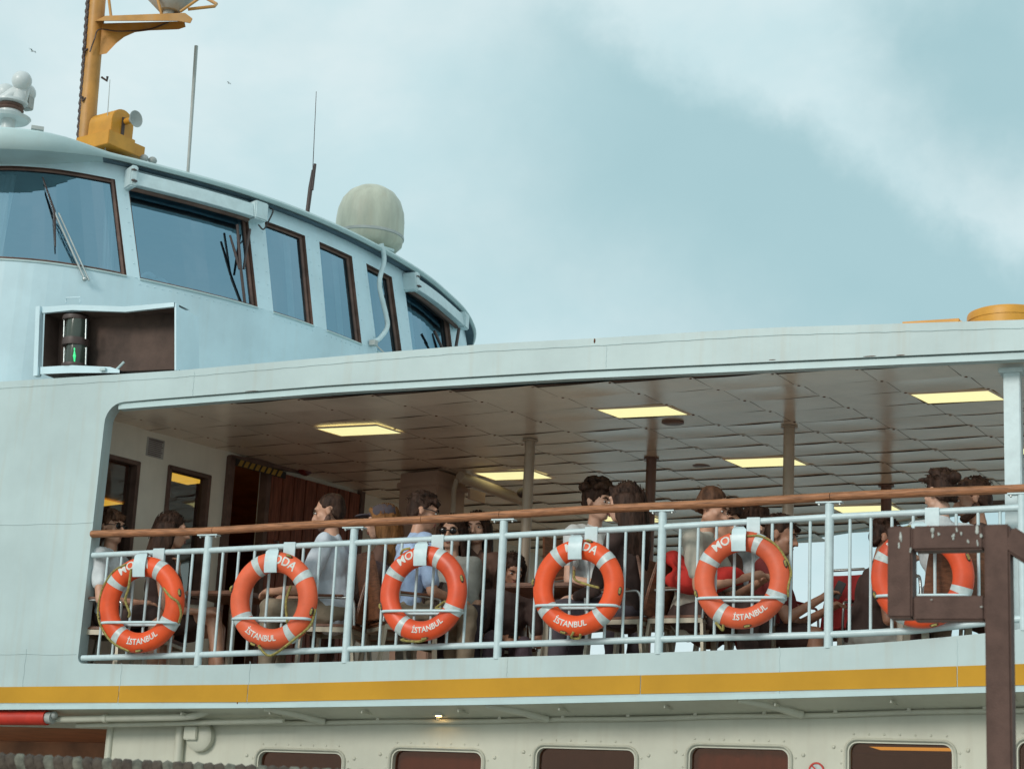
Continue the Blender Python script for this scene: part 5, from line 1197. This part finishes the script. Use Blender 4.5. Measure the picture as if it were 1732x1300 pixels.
add('p8', 'chair under the person bent over a phone', label='dark-haired person in purple trousers bent over a phone, below the grey pillar', px=(868, 962), Yd=1.50, face=300, skin='c', hair='mid', hc='d', shirt=C_BLACK, sleeve=.7, pants=C_PURPLE, lean=.42, pitch=-28, sc=.95, yaw=10, legs={-1: ((-.10, .42, .12), (-.12, .42, -.36)), 1: ((.16, .44, .14), (.2, .42, -.34))}, arms={1: ((.25, .20, .15), (.06, .42, .16)), -1: ((-.25, .2, .15), (-.04, .42, .16))})
add('w9', 'wooden chair under the long-haired woman in black', label='woman with long straight dark hair in a black top, facing aft', px=(1056, 850), sc=1.1, Yd=0.44, face=172, skin='b', hair='long', hc='d', shirt=C_BLACK, sleeve=1.7, pants=C_NAVY, lean=.03, female=True, yaw=14, arms={1: ((.24, .1, .2), (.1, .34, .18)), -1: ((-.24, .1, .2), (-.1, .34, .18))})
add('p10', 'wooden chair under the curly-haired person', label='person with curly dark hair half hidden behind the long-haired woman', px=(1012, 850), Yd=1.35, face=330, skin='b', hair='curly', hc='d', shirt=C_WHITE, sleeve=.6, pants=C_NAVY, lean=.1, yaw=10)
add('m11', 'wooden chair under the man with the red bag', label='short-haired man in a white t-shirt with a red bag, facing the bow', px=(1205, 858), Yd=0.45, face=-6, skin='a', hair='crop', hc='b', shirt=C_LINEN, sleeve=.7, pants=C_BLACK, lean=.16, yaw=0, pitch=-20, arms={1: ((.26, .16, .24), (.12, .42, .32)), -1: ((-.26, .16, .24), (-.08, .42, .32))})
add('m12', 'wooden chair behind the man with the red bag', label='man with a dark fringe partly hidden behind the man with the red bag', px=(1226, 881), Yd=1.05, face=-14, skin='a', hair='short', hc='d', shirt=C_BROWN, sleeve=1.6, pants=C_NAVY, lean=.14, yaw=-14, pitch=-8)
add('w13', 'wooden chair under the young woman with the fringe', label='young woman with a dark fringe and a pale checked shirt', px=(1276, 886), Yd=1.35, face=-58, skin='b', hair='bangs', hc='d', shirt=C_PLAID, sleeve=1.4, pants=C_NAVY, lean=.1, female=True, yaw=10, pitch=-6, sc=1.05)
add('p14', 'wooden chair under the person holding up a phone', label='person with tied dark hair and bare legs holding a phone, in profile', px=(1321, 906), Yd=0.95, face=2, skin='c', hair='bun', hc='d', shirt=C_DKRED, sleeve=.7, pants=C_BLACK, plen=.40, lean=.22, pitch=-10, sc=1.05, arms={1: ((.22, .26, .20), (.13, .46, .34)), -1: ((-.22, .22, .2), (-.1, .46, .3))})
add('p16', None, label='person in a black t-shirt and pale trousers with back turned, beside the red chair', px=(1499, 912), Yd=1.30, face=24, skin='c', hair='short', hc='d', shirt=C_BLACK, sleeve=.6, pants=C_GREY, lean=.18, yaw=-12, pitch=-12, sc=1.06)
add('w17', 'chair under the woman in the white top at right', label='woman in a white sleeveless top and linen trousers leaning on the man at right', px=(1590, 834), Yd=0.50, face=118, skin='b', hair='bun', hc='d', shirt=C_WHITE, sleeve=0, pants=C_LINEN, lean=.12, female=True, yaw=25, arms={1: ((.24, .12, .24), (.16, .36, .34)), -1: ((-.22, .2, .3), (-.1, .4, .42))})
add('m18', 'wooden chair by the white column under the man at right', label='dark-haired man with cropped beard kissing the woman in the white top', px=(1646, 846), Yd=0.80, face=186, skin='a', hair='short', hc='d', shirt=C_BLACK, sleeve=.7, pants=C_BLACK, lean=.12, yaw=6, beard=True, pitch=-4)
# carried things
hold(ppl['p14'], 1, 'phone', 'dark phone held up by the person with tied hair', 'phone', (.010, .062, .125), PHONE, (R_(-25), 0, 0), (0, .03, .03))
hold(ppl['p8'], 1, 'phone', 'dark phone in the lap of the person in purple trousers', 'phone', (.075, .15, .012), PHONE, (R_(25), 0, 0))
t, root, th, hands, Rz, sc = ppl['m11']
bagr = root+Rz @ Vector((.05, .17, .33)); mb = MB(); mb.ball(bagr+Vector((-.06, -.12, .0)), (.25, .13, .10), 18, 12); mb.cap(bagr+Vector((-.26, -.10, .16)), bagr+Vector((-.08, -.14, .02)), .05, .08); mb.ball(bagr+Vector((.12, -.1, .02)), (.14, .1, .07), 14, 10)
tmp = thing('bag', 'bright red padded bag on the lap of the man in white', 'bag', (0, 0, 0)); remesh(mb, 'bag_body', C_RED, tmp, .012, 3, wr=.014, wsc=9)
mb = MB(); mb.tube(smoothpath([bagr+Vector((-.24, -.12, .18)), bagr+Vector((-.19, -.19, .10)), bagr+Vector((-.05, -.22, .02))], 6), .018, 8); mb.build('strap', C_RED, tmp, smooth=60)
t, root, th, hands, Rz, sc = ppl['m5']
bp_ = root+Rz @ Vector((.10, .26, .14)); tmp = thing('backpack', 'brown backpack with dark straps beside the young man in the blue shirt', 'backpack', (0, 0, 0)); mb = MB(); mb.ball(bp_, (.15, .12, .2), 16, 12); remesh(mb, 'pack', C_TAUPE, tmp, .012, 3, wr=.012, wsc=9)
mb = MB()
for dx in (-.06, .04): mb.tube(smoothpath([bp_+Vector((dx, -.10, .18)), bp_+Vector((dx-.02, -.16, .05)), bp_+Vector((dx+.02, -.14, -.12))], 6), .012, 6)
mb.build('strap', C_BLACK, tmp, smooth=60)
# tables
def table(px, label, Yp, w=.6, d=.6):
    p = at(*px, Y=Yp); z0 = deckz(p.x); t = thing('table', label, 'table', (p.x, p.y, z0)); mb = MB(); mb.box((0, 0, .70), (w, d, .035)); mb.build('table_top', CHAIRWOOD, t, bevel=.008, local=True)
    mb = MB(); mb.tube([(0, 0, .03), (0, 0, .69)], .03, 12); mb.build('column', CHAIRMETAL, t, local=True, smooth=60)
    mb = MB(); mb.box((0, 0, .015), (.42, .06, .03)); mb.box((0, 0, .016), (.06, .42, .028)); mb.build('foot', CHAIRMETAL, t, local=True)
table((395, 1020), 'small wooden table between the woman in black and the bearded man', .75, .55, .55)
table((930, 1010), 'wooden table between the seated group and the woman in black', 1.1, .6, .6)
# red chair
rc = make_chair(REDF, .5); rc['label'] = 'empty red upholstered chair with a steel top rail beside the phone user'; p = at(1404, 1040, Y=1.5); rc.location = (p.x, p.y, deckz(p.x)); rc.rotation_euler = (0, 0, R_(165)); rc.scale = (.86, .86, .86); rc.name = 'chair'
mb = MB(); mb.tube([(-.19, -.29, .97), (-.15, -.3, 1.0), (.15, -.3, 1.0), (.19, -.29, .97)], .012, 8); mb.build('top_rail', STEEL, rc, local=True, smooth=60)
# alarm lamp and camera on the bulkhead
s_, z_ = BS(505, 790); p = BP(s_, z_, .09); al = thing('alarm_bell', 'dark red round alarm bell above the wooden door', 'alarm', p); mb = MB(); mb.lathe(p-A_*.04, [(.075, 0), (.085, .03), (.07, .07), (0, .08)], 20, Matrix((B_, ZUP, A_)).transposed()); mb.build('bell', mat('alarm_red', (.14, .02, .015), .4), al, smooth=50); mb = MB(); mb.beam(p-A_*.09, p-A_*.035, .06, .06); mb.build('bracket', DARK, al)
p = at(883, 833, Z=4.62); cc_ = thing('security_camera', 'small dark security camera by the grey pillar', 'camera', p); mb = MB(); mb.ball(p, (.045, .045, .045), 14, 10); mb.build('lens_ball', DARK, cc_, smooth=60); mb = MB(); mb.box(p+Vector((.05, 0, .01)), (.09, .05, .04)); mb.build('mount', BULK, cc_, bevel=.004)

# ------------------------------------------------------------------ brown steel frame on the quay and rope
YF = at(1688, 1100, Y=-5.9)
YFD = -5.9
def FP(x, y): return at(x, y, Y=YFD)
fr_ = thing('steel_frame', 'dark brown welded steel frame with bird droppings, nearest at right', 'frame', (FP(1688, 1250).x, YFD, 0))
TW = .077
def bar(name, a, b, w=TW, h=TW): 
    mb = MB(); mb.beam(a, b, w, h, up=(0, 1, 0)); return mb.build(name, FRAMEB, fr_, bevel=.006)
zt = FP(1600, 912).z; zl = FP(1590, 1030).z; xl = FP(1526, 970).x; xr = FP(1690, 970).x
bar('post', Vector((xr, YFD, 0)), Vector((xr, YFD, zt+TW/2)))
bar('loop_side', Vector((xl, YFD, zl-TW*.4)), Vector((xl, YFD, zt+TW/2)))
bar('loop_top', Vector((xl+TW/2+.001, YFD, zt)), Vector((xr-TW/2-.001, YFD, zt)), TW, TW*.98)
bar('loop_bottom', Vector((xl+TW/2+.001, YFD, zl)), Vector((xr-TW/2-.001, YFD, zl)), TW, TW*.8)
d0 = Vector((xr+TW/2-.01, YFD, zt)); bar('diagonal', d0, d0+Vector((.9, 0, -.60)), TW*.98, TW*.98)
x2 = xr+.94; bar('post', Vector((x2, YFD, 0)), Vector((x2, YFD, zt-.58)))
DROP = mat('bird_dropping', (.50, .52, .48), .8, var=.2, scale=60)
rn = random.Random(3)
for (x, y, w, h) in ((1524, 905, 4, 12), (1520, 922, 3, 6), (1540, 930, 3, 5), (1576, 895, 5, 9), (1577, 909, 3, 8), (1588, 902, 3, 4), (1612, 908, 4, 6), (1619, 896, 3, 5), (1625, 902, 3, 6), (1638, 914, 3, 5), (1652, 898, 6, 12), (1653, 916, 3, 8), (1660, 904, 4, 8), (1575, 1013, 3, 2), (1660, 1025, 3, 3)):
    p = at(x, y, Y=YFD-TW/2-.001); k = (p-CC).dot(CF)/FPX; mb = MB()
    for q in range(3): mb.ball(p+Vector((rn.uniform(-w, w)*k*.4, 0, rn.uniform(-h, h)*k*.5)), (w*k*rn.uniform(.35, .6), .0025, h*k*rn.uniform(.3, .6)), 8, 5)
    mb.build('dropping', DROP, fr_, smooth=60)
# mooring rope stretched low in front, laid in three strands
RP_ = mat('mooring_rope', (.095, .075, .055), .9, var=.35, scale=18, bump=.5, bscale=70, col2=(.04, .024, .018))
RP2 = mat('rope_weathered', (.16, .155, .12), .9, var=.3, scale=25, bump=.5, bscale=70)
YQ = -6.6; a = at(-120, 1286, Y=YQ); b = at(2700, 1390, Y=YQ); mr = thing('mooring_rope', 'thick dark twisted mooring rope low in the foreground at left', 'rope', a)
L = (b-a).length; n = 1100
for s in range(3):
    pts = []
    for k in range(n+1):
        u = k/n; ph = u*L/.115*2*math.pi+s*2.0944; q = a.lerp(b, u)-ZUP*.02*math.sin(math.pi*u); pts.append(q+Vector((0, math.cos(ph), math.sin(ph)))*.019)
    mb = MB(); mb.tube(pts, .0225, 7); mb.build('strand', RP2 if s == 0 else RP_, mr, smooth=70)
for e in (a, b):
    bo = thing('bollard', 'iron mooring bollard at the '+('left' if e is a else 'right')+' end of the twisted rope', 'bollard', (e.x, e.y, 0)); mb = MB(); mb.lathe((e.x, e.y, 0), [(.16, 0), (.16, .03), (.085, .06), (.075, e.z-.12), (.075, e.z+.05), (.11, e.z+.08), (.11, e.z+.12), (0, e.z+.14)], 20); mb.build('body', FRAMEB, bo, smooth=40)
# gulls far off
for (x, y, s, lab) in ((55, 87, .5, 'tiny pale gull gliding in the sky beside the mast'), (387, 141, .35, 'tiny grey gull in the sky right of the tall antenna')):
    d = (CF + CR*((x-W/2)/FPX) + CU*((H/2-y)/FPX)); p = CC+d*95; g = thing('gull', lab, 'bird', p, 'far gulls'); mb = MB(); mb.ball(p, (.17*s, .06*s, .06*s), 8, 6)
    for q in (-1, 1): mb.add([p+Vector((.05, q*.03, .02))*s, p+Vector((.12, q*.3, .12))*s, p+Vector((-.05, q*.62, .05))*s, p+Vector((-.04, q*.3, .10))*s, p+Vector((-.08, q*.03, .02))*s], [(0, 1, 3, 4), (1, 2, 3)])
    mb.build('body', GREY, g)
